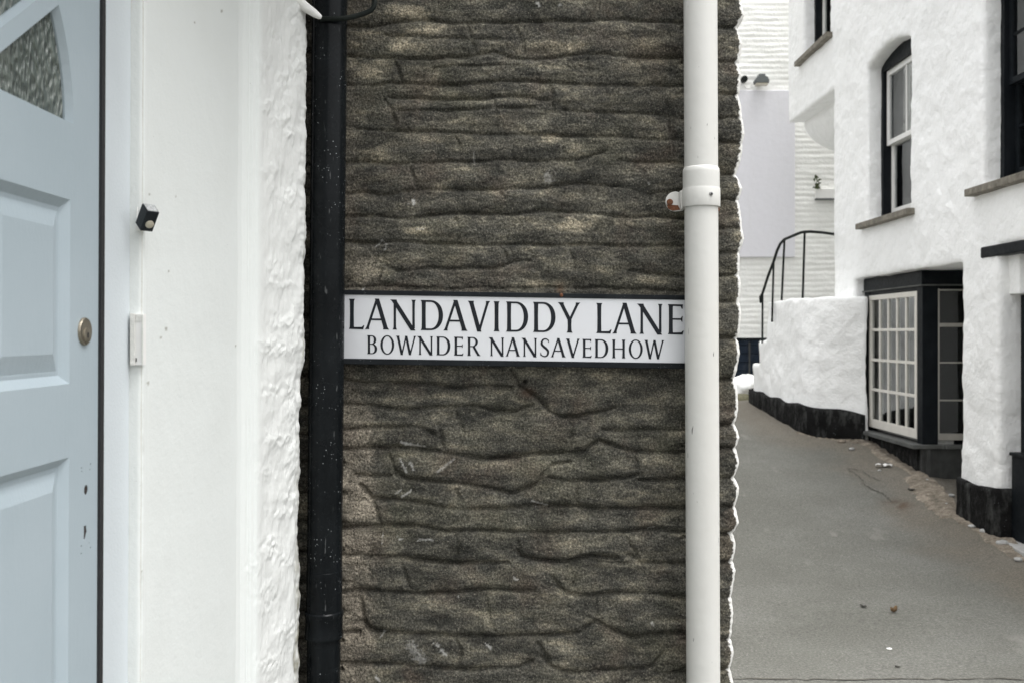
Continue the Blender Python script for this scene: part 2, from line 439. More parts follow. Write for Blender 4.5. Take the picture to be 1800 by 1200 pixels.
# ================================================================== STONE HOUSE
WY = 3.20; PX = WY / F            # metres per photo pixel on the stone face
GROOVES = [  # (amp mm, [(px,py)...]) bed joints traced as real recesses
 (13,[(600,46),(654,46),(676,43),(713,36),(756,35),(800,41),(850,38),(900,38),(987,36),(1052,35),(1095,32),(1130,37),(1205,38)]),
 (7,[(675,62),(690,65),(730,63),(773,67),(880,69)]),
 (7,[(760,120),(800,117),(850,116),(910,114)]),
 (12,[(605,97),(654,101),(697,102),(752,102),(817,98),(868,91),(900,101),(943,105),(1004,97),(1034,93),(1084,98),(1127,101),(1205,101)]),
 (12,[(605,149),(660,150),(687,144),(752,149),(806,149),(880,142),(910,142),(976,145),(1030,148),(1052,149),(1106,149),(1205,150)]),
 (12,[(684,170),(700,172),(784,174),(849,173),(890,168),(930,171),(966,176)]),
 (11,[(990,192),(1030,196),(1084,199),(1166,202)]),
 (7,[(700,196),(790,194),(860,190),(940,189)]),
 (10,[(625,228),(687,230),(784,232),(838,235),(910,237),(954,236),(991,239),(1084,240),(1160,246),(1205,243)]),
 (11,[(605,288),(645,283),(679,286),(735,287),(802,284),(848,284),(900,280),(945,284),(1001,282),(1035,276),(1062,266)]),
 (11,[(1088,282),(1125,285),(1205,286)]),
 (11,[(605,341),(645,338),(674,342),(708,339),(733,333),(802,333),(888,333),(950,330),(1010,322),(1090,328)]),
 (10,[(1140,342),(1170,337),(1205,333)]),
 (13,[(605,381),(667,379),(708,385),(730,383),(769,376),(825,374),(904,378),(950,370),(990,373),(1057,377),(1114,383),(1150,378),(1205,384)]),
 (14,[(600,424),(656,427),(712,425),(757,428),(802,430),(910,430),(979,431),(1024,430),(1091,432),(1205,432)]),
 (12,[(670,462),(697,477),(724,475),(757,470),(836,472),(870,473),(905,461),(930,459)]),
 (12,[(1110,476),(1147,482),(1205,485)]),
 (7,[(600,506),(680,503),(800,508),(950,505),(1100,508),(1205,512)]),
 (11,[(590,560),(700,566),(850,560),(1000,568),(1205,562)]),
 (11,[(590,612),(700,608),(850,615),(1000,610),(1205,617)]),
 (15,[(598,666),(642,673),(693,673),(740,674),(775,676),(798,683),(826,684),(852,677),(900,681)]),
 (17,[(902,652),(912,677),(947,700),(965,724),(989,733),(1017,730),(1063,721),(1080,715)]),
 (12,[(598,710),(647,710),(682,717),(705,720),(740,718),(775,715),(833,713),(870,722),(905,722),(935,711)]),
 (14,[(1060,754),(1098,757),(1206,754)]),
 (12,[(605,754),(670,750),(705,750),(740,752),(762,762)]),
 (15,[(1054,773),(1087,785),(1110,792),(1145,794),(1206,794)]),
 (16,[(598,789),(647,788),(700,785),(763,792),(805,799),(857,806),(900,803),(935,797),(993,796),(1028,793),(1048,776)]),
 (10,[(625,835),(684,836)]),
 (14,[(696,829),(717,841),(763,846),(810,851),(857,857),(903,866),(947,849),(956,829),(977,815),(1000,812)]),
 (14,[(964,838),(1005,845),(1063,844),(1098,841),(1122,834)]),
 (13,[(1122,843),(1168,845),(1206,842)]),
 (15,[(654,875),(705,879),(740,883),(775,891),(810,895),(857,894),(910,892),(942,887),(1017,890),(1063,894),(1133,892),(1206,892)]),
 (14,[(598,928),(640,926),(679,922),(740,925),(787,933),(840,932),(914,935),(970,936),(1040,935),(1098,934),(1152,929),(1206,934)]),
 (14,[(598,976),(647,976),(693,977),(728,982),(798,989),(892,989)]),
 (15,[(910,968),(916,978),(947,984),(989,988),(1040,978),(1085,981)]),
 (9,[(1040,986),(1101,989)]),
 (14,[(1110,975),(1124,988),(1160,990),(1206,990)]),
 (14,[(598,1041),(647,1037),(693,1040),(740,1042),(798,1042),(857,1035),(903,1038),(940,1039)]),
 (14,[(972,1015),(984,1033),(998,1041),(1040,1048),(1087,1042),(1157,1044),(1206,1051)]),
 (13,[(598,1111),(632,1111)]),
 (15,[(638,1093),(651,1107),(693,1111),(740,1115),(810,1117),(880,1119),(910,1119),(958,1116),(1021,1112),(1049,1091),(1075,1107),(1110,1121),(1157,1114),(1206,1114)]),
 (14,[(598,1166),(670,1167),(740,1171),(810,1177),(910,1172),(935,1162)]),
 (14,[(955,1155),(968,1170),(993,1179),(1017,1182),(1087,1178),(1145,1173),(1168,1142)]),
 (12,[(1185,1181),(1206,1181)]),
]
VJ = [  # vertical joints
 (9,[(676,176),(686,190),(693,212)]), (9,[(968,152),(970,172),(972,196)]), (10,[(1171,184),(1178,210),(1180,240)]),
 (9,[(721,295),(726,312),(733,333)]), (9,[(674,448),(670,470),(663,494)]), (8,[(800,238),(808,258),(806,284)]),
 (9,[(684,799),(689,812),(694,827),(712,840)]), (11,[(634,852),(645,862),(654,876),(660,895),(666,918)]),
 (8,[(1117,803),(1120,820),(1122,834)]), (9,[(905,938),(910,955),(916,978)]), (11,[(1097,940),(1110,960),(1124,988)]),
 (8,[(704,984),(711,1005),(719,1034)]), (12,[(634,1055),(636,1075),(641,1095),(651,1107)]),
 (8,[(852,1042),(856,1070),(860,1090),(870,1110)]), (7,[(1049,1053),(1048,1070),(1049,1090)]), (10,[(946,1132),(956,1148),(967,1168)]),
 (7,[(770,745),(775,765),(780,790)]),
 (8,[(820,40),(828,65),(834,92)]), (8,[(1010,38),(1004,66),(1006,94)]), (8,[(690,103),(700,125),(706,147)]), (8,[(1120,104),(1128,125),(1126,148)]),
 (8,[(868,176),(874,205),(872,234)]), (8,[(905,240),(898,262),(900,280)]), (8,[(1012,288),(1022,308),(1018,326)]), (8,[(880,338),(888,356),(886,374)]), (8,[(1060,382),(1052,405),(1056,428)]),
 (8,[(800,384),(806,406),(802,428)]), (8,[(880,433),(888,446),(892,460)]), (8,[(1000,434),(1010,470),(1004,505)]), (8,[(800,722),(812,755),(806,790)]), (8,[(1000,735),(1004,765),(1000,792)]),
 (8,[(800,858),(806,874),(804,892)]), (8,[(1010,848),(1014,868),(1012,888)]), (8,[(800,935),(806,960),(800,986)]), (8,[(1000,990),(1008,1015),(1006,1040)]), (8,[(800,1118),(810,1145),(806,1174)]), (6,[(757,110),(760,125),(757,145)]), (7,[(905,46),(915,70),(922,95)]), (7,[(1032,104),(1035,125),(1036,146)]),
]
EDGE = [(0,1300),(25,1305),(48,1294),(75,1302),(110,1296),(130,1299),(165,1297),(200,1302),(235,1306),(250,1303),(270,1302),(305,1292),(330,1302),(352,1296),(380,1300),(420,1305),(442,1298),(480,1297),(500,1300),(530,1297),(550,1301),(595,1295),(620,1298),(664,1289),(690,1294),(720,1295),(745,1290),(770,1297),(787,1291),(815,1297),(838,1289),(860,1297),(890,1290),(920,1296),(938,1287),(960,1291),(988,1286),(1005,1290),(1050,1283),(1080,1286),(1123,1282),(1150,1287),(1177,1281),(1200,1286)]
EJ = [48,110,165,205,250,305,352,400,443,482,531,595,666,745,787,839,891,938,989,1050,1124,1177]

def build_stone():
    nz1, nz2, nz3, nz4 = Noise(3), Noise(11), Noise(23), Noise(31)
    rows = np.concatenate([np.arange(-180, -60, 9), np.arange(-60, 1262, 1.7), np.arange(1262, 1960, 9)])
    rnd = random.Random(5)
    ed = list(EDGE); y = 1200
    while y < 2000:
        y += rnd.randint(22, 34); ed.append((y, 1288 + rnd.uniform(-1, 2))); y += rnd.randint(22, 34); ed.append((y, 1282 + rnd.uniform(-1, 2)))
    y = 0
    while y > -1800:
        y -= rnd.randint(22, 34); ed.insert(0, (y, 1296)); y -= rnd.randint(22, 34); ed.insert(0, (y, 1304))
    ey = np.array([e[0] for e in ed]); ex = np.array([e[1] for e in ed], float)
    lines = [(a, p, 0) for a, p in GROOVES] + [(a, p, 1) for a, p in VJ]
    for yj in EJ:
        lines.append((13, [(1200, yj + rnd.uniform(-5, 5)), (1255, yj + rnd.uniform(-3, 3)), (1290, yj), (1345, yj + 2)], 0))
    for yj in np.arange(-20, 1240, 52): lines.append((14, [(330, yj), (470, yj + 6), (560, yj + rnd.uniform(-6, 6)), (600, yj)], 0))
    y = 1225
    while y < 1960:
        lines.append((14, [(x, y + rnd.uniform(-7, 7)) for x in range(330, 1360, 70)], 0)); y += rnd.randint(45, 62)
    y = -20
    while y > -470:
        lines.append((13, [(x, y + rnd.uniform(-7, 7)) for x in range(330, 1360, 70)], 0)); y -= rnd.randint(42, 60)
    cols = np.concatenate([np.arange(380, 520, 5), np.arange(520, 1262, 1.7)])
    tfr = np.linspace(0, 1, 20)[1:]
    ths = np.radians(np.linspace(0, 90, 22)[1:])
    side = np.array([0.05, 0.12, 0.3, 0.7, 1.5, 2.5, 3.5, 5.0])
    xb = np.interp(rows, ey, ex)
    xb = xb + 1.2 * nz1.fbm(rows * 0.09, rows * 0 + 3.1, 3)
    R = 15.0
    n0, n1, n2, n3 = len(cols), len(tfr), len(ths), len(side)
    K = n0 + n1 + n2 + n3
    U = np.zeros((len(rows), K)); base = np.zeros((len(rows), K, 3)); nor = np.zeros_like(base)
    e0 = xb - 9
    U[:, :n0] = cols[None]; U[:, n0:n0 + n1] = 1262 + (e0[:, None] - 1262) * tfr[None]
    base[:, :n0 + n1, 0] = (U[:, :n0 + n1] - HX) * PX; base[:, :n0 + n1, 1] = WY
    nor[:, :n0 + n1, 1] = -1
    a = slice(n0 + n1, n0 + n1 + n2)
    base[:, a, 0] = (e0[:, None] + R * np.sin(ths)[None] - HX) * PX; base[:, a, 1] = WY + R * PX * (1 - np.cos(ths))[None]
    U[:, a] = e0[:, None] + R * ths[None]
    nor[:, a, 0] = np.sin(ths)[None]; nor[:, a, 1] = -np.cos(ths)[None]
    b = slice(n0 + n1 + n2, K)
    base[:, b, 0] = ((e0 + R - HX) * PX)[:, None]; base[:, b, 1] = WY + R * PX + side[None]
    U[:, b] = e0[:, None] + R * 1.57 + side[None] / PX; nor[:, b, 0] = 1
    V = np.repeat(rows[:, None], K, 1)
    base[:, :, 2] = CAMZ + (HY - V) * PX
    Uc = np.minimum(U, 1345)
    wob = 2.6 * nz2.fbm(Uc / 55, V / 55, 3) + 0.9 * nz3(Uc / 11, V / 9)
    Uw = Uc + 2.0 * nz3.fbm(Uc / 25 + 50, V / 25, 3); Vw = V + wob
    D = np.zeros_like(U)
    colU = Uc[0]
    for amp, pts, vert in lines:
        dmin = np.full(U.shape, 1e9, np.float32) if False else None
        for (x0, y0), (x1, y1) in zip(pts[:-1], pts[1:]):
            r0 = np.searchsorted(rows, min(y0, y1) - 55); r1 = np.searchsorted(rows, max(y0, y1) + 60)
            c0 = np.searchsorted(colU, min(x0, x1) - 26); c1 = np.searchsorted(colU, max(x0, x1) + 26)
            if r1 <= r0 or c1 <= c0: continue
            if c1 >= n0: c1 = K - n3 if max(x0, x1) < 1340 else K
            u = Uw[r0:r1, c0:c1]; v = Vw[r0:r1, c0:c1]
            dx, dy = x1 - x0, y1 - y0; L2 = dx * dx + dy * dy
            tt = np.clip(((u - x0) * dx + (v - y0) * dy) / L2, 0, 1)
            qx = u - (x0 + tt * dx); qy = v - (y0 + tt * dy)
            d = np.hypot(qx, qy)
            L = math.sqrt(L2)
            sgn = ((v - y0) * dx - (u - x0) * dy) / L if dx >= 0 else -((v - y0) * dx - (u - x0) * dy) / L
            if vert:
                prof = 0.75 * np.exp(-(d / 4.0) ** 2) + 0.15 * np.exp(-(d / 12.0) ** 2)
            else:
                wu = 15.0 - 6.5 * sstep(480, 700, v); up = 0.72 * np.exp(-(d / 2.8) ** 2) + 0.28 * np.exp(-(d / wu) ** 2) - 0.10 * np.exp(-((d - 1.6 * wu) / 6) ** 2); dn = 0.66 * np.exp(-(d / 3.4) ** 2) + 0.34 * np.exp(-(d / 17.0) ** 1.5)
                k = sstep(-1.5, 1.5, sgn); prof = up * (1 - k) + dn * k
            D[r0:r1, c0:c1] = np.maximum(D[r0:r1, c0:c1], amp * prof)
    D *= (0.80 + 0.2 * sstep(500, 640, Vw)) * np.clip(0.95 + 1.15 * nz4.fbm(Uc / 85, V / 40, 3), 0.25, 1.6)
    strata = nz1.fbm(Uc / 130, V / 15, 4, 0.55)
    face = nz2.fbm(Uc / 150 + 7, V / 60 + 3, 3)
    lump = nz3.fbm(Uc / 34, V / 22, 4, 0.55)
    grain = nz4.fbm(Uc / 6, V / 5, 3, 0.6)
    h = 2.2 * strata + 5.0 * face + 3.0 * lump + 2.2 * grain - np.clip(D, -4, 30) * 1.3
    edgefade = np.ones_like(h); edgefade[:, b] = 0.35
    # side is thick soft paint : smooth the relief there
    tmask = np.zeros_like(h); tmask[:, a] = sstep(0.45, 0.75, ths)[None]; tmask[:, b] = 1
    h = h * (1 - 0.75 * tmask)
    h = np.clip(h, -42, 20) * 0.001
    pos = base + nor * h[:, :, None]
    # colour attributes (stains with shapes of their own)
    tan = 0.6 * nz3.fbm(Uc / 90 + 20, V / 26 + 8, 4, 0.6)
    for (x, y_, rx, ry, s) in [(725,24,46,14,1.1),(740,52,52,9,1.0),(715,80,38,14,1.0),(640,70,30,28,.5),(645,125,50,18,.5),(1125,75,30,10,.9),(960,75,55,8,.6),(1010,85,60,9,.6),(962,242,22,14,1.0),(960,117,50,8,.7),(1030,172,60,10,.5),(1012,392,26,14,1.0),(950,400,60,12,.5),(1080,390,55,10,.4),(730,405,26,8,.8),(760,250,60,14,.4),(660,275,50,14,.5),(820,300,40,10,.4),(980,500,50,8,.6),(1140,495,40,8,.5),(1080,655,60,20,.4),(960,1045,40,12,.6),(640,480,40,30,.5),(860,112,60,8,.3),(900,1080,60,10,.3),(1000,1135,50,14,.4)]:
        q = ((Uc - x) / rx) ** 2 + ((V - y_) / ry) ** 2
        tan += s * np.exp(-q) * (0.75 + 0.9 * nz2.fbm(Uc / 9, V / 9, 3, 0.7))
    low = sstep(640, 760, V)
    wl = 610 + (16 + 26 * low) + 14 * nz1.fbm(V / 30, V * 0 + 1, 3) + 12 * nz4.fbm(Uc / 14, V / 14, 3, .6)
    mort = (1 - sstep(-14, 14, Uc - wl + 16 * nz2.fbm(Uc / 16, V / 22, 4, .6))) * (0.25 + 0.5 * low) * (0.75 + 0.9 * nz1.fbm(Uc / 26, V / 30, 4, .6)) * sstep(560, 590, Uc)
    mort += 0.8 * np.exp(-(((Uc - 640) / 26) ** 2 + ((V - 480) / 34) ** 2)) * (0.6 + nz2.fbm(Uc / 10, V / 10, 3))
    mort += 0.6 * np.exp(-(((Uc - 640) / 22) ** 4 + ((V - 880) / 32) ** 4))
    mort = np.clip(mort, 0, 1)
    paint = np.zeros_like(h)
    pt = (ths[None] - (0.60 + 0.22 * nz1.fbm(V[:, a] / 14, V[:, a] * 0 + 4, 3)))
    paint[:, a] = sstep(-0.05, 0.07, pt + 0.25 * nz3.fbm(V[:, a] / 5, U[:, a] / 5, 2)); paint[:, b] = 1
    def stroke(x0, y0, x1, y1, w, s):
        dx, dy = x1 - x0, y1 - y0; L2 = dx * dx + dy * dy + 1e-6
        t = np.clip(((Uc - x0) * dx + (V - y0) * dy) / L2, 0, 1)
        d = np.hypot(Uc - x0 - t * dx, V - y0 - t * dy)
        np.maximum(paint, 0.75 * s * (1 - sstep(w * 0.35, w * 1.3, d * (1 + 0.9 * nz4(Uc / 4, V / 4)))) * np.clip(0.85 + 1.1 * nz2.fbm(Uc / 5, V / 5, 2), 0, 1), out=paint)
    for st in [(726,353,728,359,3,.8),(962,308,965,317,6,.32),(705,777,722,781,2.2,.75),(722,781,747,784,1.6,.7),(704,807,714,829,1.8,.55),(720,812,727,824,1.8,.55),(770,828,797,807,2.4,.35),(706,873,722,862,1.8,.6),(695,868,705,860,1.4,.4),(673,935,672,955,0.9,.55),(736,947,760,948,1.4,.5),(702,946,706,947,2,.5),(660,1190,667,1196,2.4,.8),(668,1120,678,1108,1.3,.4),(722,1135,742,1160,8,.30),(768,1132,770,1134,3,.7),(776,1142,784,1150,3,.6),(856,1133,864,1138,2,.6),(732,403,744,403,1.4,.6),(635,512,638,509,2.0,.9),(660,434,672,422,1.1,.5),(672,422,679,430,1.1,.55),(679,430,677,440,1.1,.4),(945,6,948,10,3,.5),(984,8,986,9,2.2,.5),(1146,1094,1147,1097,2.4,.8),(832,268,834,290,1.0,.3),(905,1015,907,1018,2,.5),(1140,322,1141,324,1.8,.7),(805,1049,806,1050,1.5,.4),(600,652,604,650,1.5,.6),(935,880,962,887,1.6,.5),(1140,929,1150,926,1.3,.5)]: stroke(*st)
    rust = np.exp(-(((Uc - 985) / 7) ** 2 + ((V - 512) / 14) ** 2)) * 0.5 + 0.55 * np.exp(-(((Uc - 927) / 14) ** 2 + ((V - 690) / 10) ** 2)) * 0.6
    hole = np.clip(1.2 - np.hypot(Uc - 923, V - 671) / 4.2, 0, 1)
    rust = np.clip(np.maximum(rust, 0), 0, 1)
    pos[:, :, 1] += 0.025 * sstep(0.1, 0.5, hole)
    root = empty('stone_house', (0, WY, -0.1), 'dark weathered stone house with white painted side, behind the street sign', 'house')
    me = grid_mesh('gable_wall', pos[::-1], {'tan': tan[::-1], 'mortar': mort[::-1], 'paint': paint[::-1], 'rust': rust[::-1]})
    link('gable_wall', me, M['stone'], root, True)
    # the body behind
    mb = MB().box(-0.97, 0.70, 3.28, 8.2, -0.3, 2.98); mb.build('side_wall', M['sidepaint'], root)
    MB().prism_y([(-1.0, 2.985), (0.76, 2.985), (-0.1, 3.35)], 3.24, 8.3).build('roof', M['slate'], root)
build_stone()

# ================================================================== STREET SIGN
SY = 3.165
def sgn_y(px, base, slope): return base + (px - 603) * slope
def build_sign():
    root = empty('street_sign', P(905, 580, SY + 0.012), 'white two-line street name sign with black border, between the two pipes', 'street sign')
    def pl(px, py, Y): return P(px, py, Y)
    sl = 0.0150
    xa, xb_ = 584, 1232
    top = lambda x: 509.7 + (x - 604) * 0.0160
    bot = lambda x: 639.5 + (x - 604) * 0.0138
    def slab(f0, f1, y0, y1, mat, name, bev=0):
        vs = []
        for Y in (y0, y1):
            for x, f in ((xa, f0), (xb_, f0), (xb_, f1), (xa, f1)):
                p = pl(x, f(x), SY); vs.append((p[0], Y, p[2]))
        mb = MB().add(vs, [(0, 1, 2, 3), (7, 6, 5, 4), (0, 4, 5, 1), (1, 5, 6, 2), (2, 6, 7, 3), (3, 7, 4, 0)])
        return mb.build(name, mat, root, False, bev)
    slab(lambda x: top(x) + 4, lambda x: bot(x) - 5, SY, SY + 0.012, M['sign'], 'plate')
    slab(top, lambda x: top(x) + 8.2, SY - 0.0035, SY + 0.014, M['bsign'], 'border', 0.0015)
    slab(lambda x: bot(x) - 10.0, bot, SY - 0.0035, SY + 0.014, M['bsign'], 'border', 0.0015)
    # fixing screw with rust
    c = P(987, 519, SY - 0.004)
    MB().lathe(lambda z: (0, 0), [(0, .006), (.002, .0055), (.003, .003)], 14).build('screw', M['rust'], root)
    o = C.objects[-1]; o.matrix_parent_inverse = Matrix(); o.rotation_euler = (math.pi / 2, 0, 0); o.location = Vector(c) - Vector(root.location)
    # lettering -------------------------------------------------
    T, t, s = 0.136, 0.096, 0.034
    def stem(x, w, y0=0.0, y1=1.0, s0=s, s1=s):
        a = w / 2; m = (y0 + y1) / 2
        return [(x - a - s0, y0), (x + a + s0, y0), (x + a + s0 * .25, y0 + .045), (x + a, y0 + .10), (x + a * .93, m), (x + a, y1 - .10), (x + a + s1 * .25, y1 - .045), (x + a + s1, y1), (x - a - s1, y1), (x - a - s1 * .25, y1 - .045), (x - a, y1 - .10), (x - a * .93, m), (x - a, y0 + .10), (x - a - s0 * .25, y0 + .045)]
    def diag(x0, y0, x1, y1, w, s0=s, s1=0.0):
        k = math.hypot(x1 - x0, y1 - y0) / abs(y1 - y0); a = w * k / 2
        dx = (x1 - x0) / (y1 - y0); sg = 1 if y1 > y0 else -1
        def ctr(y): return x0 + (y - y0) * dx
        ps = []
        def side(q):
            out = [(x0 + q * (a + s0), y0)]
            if s0: out += [(ctr(y0 + sg * .045) + q * (a + s0 * .25), y0 + sg * .045), (ctr(y0 + sg * .1) + q * a, y0 + sg * .1)]
            if s1: out += [(ctr(y1 - sg * .1) + q * a, y1 - sg * .1), (ctr(y1 - sg * .045) + q * (a + s1 * .25), y1 - sg * .045)]
            out.append((x1 + q * (a + s1), y1)); return out
        return side(-1) + side(1)[::-1]
    def ring(cx, cy, ao, bo, ai, bi, t0, t1, n=28, e=2.0, icx=None):
        icx = cx if icx is None else icx
        out = []
        def pt(c, a, b, th):
            ct, st = math.cos(th), math.sin(th)
            return (c + a * math.copysign(abs(ct) ** (2 / e), ct), cy + b * math.copysign(abs(st) ** (2 / e), st))
        for i in range(n):
            q0 = t0 + (t1 - t0) * i / n; q1 = t0 + (t1 - t0) * (i + 1) / n
            out.append([pt(cx, ao, bo, q0), pt(cx, ao, bo, q1), pt(icx, ai, bi, q1), pt(icx, ai, bi, q0)])
        return out
    H = math.pi / 2
    def bowl(xs, ar, y0, y1, w=T, th=.062):
        cy, b = (y0 + y1) / 2, (y1 - y0) / 2
        mid = xs + (ar - xs) * 0.35
        o = ring(mid, cy, ar - mid, b, ar - mid - w, b - th, -H, H, 30, 2.1)
        o += [[(xs, y1 - th), (mid, y1 - th), (mid, y1), (xs, y1)], [(xs, y0), (mid, y0), (mid, y0 + th), (xs, y0 + th)]]
        return o
    def arm(x0, x1, y, up, th=.062):
        # arm with a flicked tip; up=+1 serif up, -1 down, 0 both
        if up > 0: return [(x0, y), (x1 - .035, y - .008), (x1, y + .13), (x1 - .028, y + .128), (x1 - .085, y + th + .012), (x0, y + th)]
        if up < 0: return [(x0, y), (x1 - .01, y), (x1 - .022, y - .15), (x1 - .05, y - .148), (x1 - .085, y - th - .006), (x0, y - th)]
        return [(x0, y + th / 2), (x1 - .06, y + th / 2), (x1 - .02, y + .10), (x1, y + .10), (x1 - .01, y - .09), (x1 - .03, y - .09), (x1 - .06, y - th / 2), (x0, y - th / 2)]
    def glyph(ch, ar):
        if ch == 'I': return [stem(ar / 2, T)]
        if ch == 'L': return [stem(s + T / 2 + .02, T), arm(s + T / 2, ar, 0, 1)]
        if ch == 'E': x = s + T / 2; return [stem(x, T), arm(x, ar, 0, 1), arm(x, ar * .97, 1, -1), arm(x, ar * .93, .51, 0, .055)]
        if ch == 'D': x = s + T / 2; return [stem(x, T, 0, 1, s, s)] + bowl(x, ar, 0.0, 1.0, T * 1.08)
        if ch == 'B': x = s + T / 2; return [stem(x, T * .95)] + bowl(x, ar * .91, .5, 1.0, T * .95, .055) + bowl(x, ar, 0.0, .555, T, .055)
        if ch == 'R': x = s + T / 2; return [stem(x, T * .95)] + bowl(x, ar * .80, .47, 1.0, T * .95, .055) + [diag(ar - .09, 0, ar * .46, .52, T * .9, .02, 0)]
        if ch == 'O': return ring(ar / 2, .5, ar / 2, .515, ar / 2 - T * .92, .515 - .06, 0, 2 * math.pi, 56)
        if ch == 'H': x = s + T / 2; return [stem(x, T * .95), stem(ar - x, T * .95), [(x, .47), (ar - x, .47), (ar - x, .53), (x, .53)]]
        if ch == 'A': 
            ap = ar * .52
            return [diag(.065, 0, ap - .01, 1.02, t * .85, s, 0), diag(ar - .09, 0, ap - .015, 1.02, T, s, 0), [(ar * .25, .30), (ar * .77, .30), (ar * .75, .36), (ar * .27, .36)]]
        if ch == 'V': ap = ar * .5; return [diag(.09, 1, ap + .01, -.02, T, s, 0), diag(ar - .06, 1, ap, -.02, t * .85, s, 0)]
        if ch == 'N': return [stem(.085 + .03, t * .9, 0, .93, s, 0), stem(ar - .085, t * .9, .05, 1, 0, s), diag(.065, 1, ar - .10, -.02, T, .03, 0)]
        if ch == 'Y': c = ar * .52; return [stem(c, T * .95, 0, .47, s, 0), diag(.09, 1, c, .42, T * .85, s, 0), diag(ar - .07, 1, c + .01, .42, t * .85, s, 0)]
        if ch == 'W':
            a1, a2, m_ = ar * .28, ar * .70, ar * .50
            return [diag(.08, 1, a1, -.02, T * .92, s, 0), diag(m_ - .005, 1.0, a1, -.02, t * .8, 0, 0), diag(m_, 1.0, a2, -.02, T * .92, 0, 0), diag(ar - .06, 1, a2, -.02, t * .8, s, 0)]
        if ch == 'S':
            ctl = [(.90, .80), (.84, .90), (.62, .965), (.36, .94), (.17, .82), (.17, .67), (.38, .55), (.66, .44), (.85, .30), (.80, .13), (.58, .035), (.30, .045), (.10, .12), (.05, .22)]
            wd = [.018, .025, .032, .04, .052, .058, .064, .064, .058, .05, .036, .03, .024, .018]
            pts = []
            for i in range(len(ctl) - 1):
                p = [Vector(ctl[max(0, min(len(ctl) - 1, i + k))]) for k in (-1, 0, 1, 2)]
                for q in range(6):
                    u = q / 6
                    v = .5 * ((2 * p[1]) + (p[2] - p[0]) * u + (2 * p[0] - 5 * p[1] + 4 * p[2] - p[3]) * u * u + (3 * p[1] - p[0] - 3 * p[2] + p[3]) * u ** 3)
                    pts.append((v.x * ar, v.y, wd[i] * (1 - u) + wd[i + 1] * u))
            out = []; L = []; Rr = []
            for i, (x, y, w) in enumerate(pts):
                a, b = pts[max(0, i - 1)], pts[min(len(pts) - 1, i + 1)]
                d = Vector((b[0] - a[0], b[1] - a[1])).normalized()
                L.append((x - d.y * w, y + d.x * w)); Rr.append((x + d.y * w, y - d.x * w))
            for i in range(len(pts) - 1): out.append([L[i], L[i + 1], Rr[i + 1], Rr[i]])
            out.append([(.90 * ar + .03, .76), (.90 * ar + .01, .93), (.90 * ar - .03, .90), (.90 * ar - .02, .80)])
            out.append([(.05 * ar - .02, .26), (.05 * ar - .025, .07), (.05 * ar + .03, .10), (.05 * ar + .02, .20)])
            return out
    row1 = [('L',612.2,640.5),('A',641.8,683.5),('N',688,731.5),('D',739.5,778.8),('A',779.6,821.3),('V',823,861),('I',867.3,878.5),('D',889.5,928.4),('D',937,976.5),('Y',981,1019.8),('L',1047,1075),('A',1077,1118.3),('N',1122,1165),('E',1173.8,1201.8)]
    row2 = [('B',645.3,663),('O',668.7,693),('W',696.7,731.3),('N',734.7,761.3),('D',767,791.7),('E',798,814.7),('R',821.3,844.7),('N',860.3,886.3),('A',889,913.9),('N',918.1,944.1),('S',949.8,965.8),('A',968.4,993.9),('V',995.1,1018.8),('E',1023.6,1040.1),('D',1045.4,1069.2),('H',1075.6,1099.5),('O',1105.3,1129.7),('W',1133.2,1167.2)]
    for row, b0, h in ((row1, 578.2, 52.8), (row2, 621.2, 32.6)):
        for ch, x0, x1 in row:
            mb = MB()
            ar = (x1 - x0) / h
            polys = glyph(ch, ar)
            for pi_, poly in enumerate(polys):
                yf = SY - 0.0006 - 0.00006 * (pi_ % 7) if len(polys) < 12 else SY - 0.0006 - (0.00006 * 3 if len(poly) > 4 else 0.00006 * (pi_ % 2))
                vs = []
                for Y in (yf, SY + 0.002):
                    for xu, yu in poly:
                        px = x0 + xu * h; py = b0 + (px - 612) * 0.0168 - yu * h
                        p = P(px, py, SY); vs.append((p[0], Y, p[2]))
                n = len(poly)
                mb.add(vs, [tuple(range(n)), tuple(range(n, 2 * n))[::-1]] + [(i, (i + 1) % n, n + (i + 1) % n, n + i) for i in range(n)])
            mb.build('letter', M['letter'], root)
build_sign()

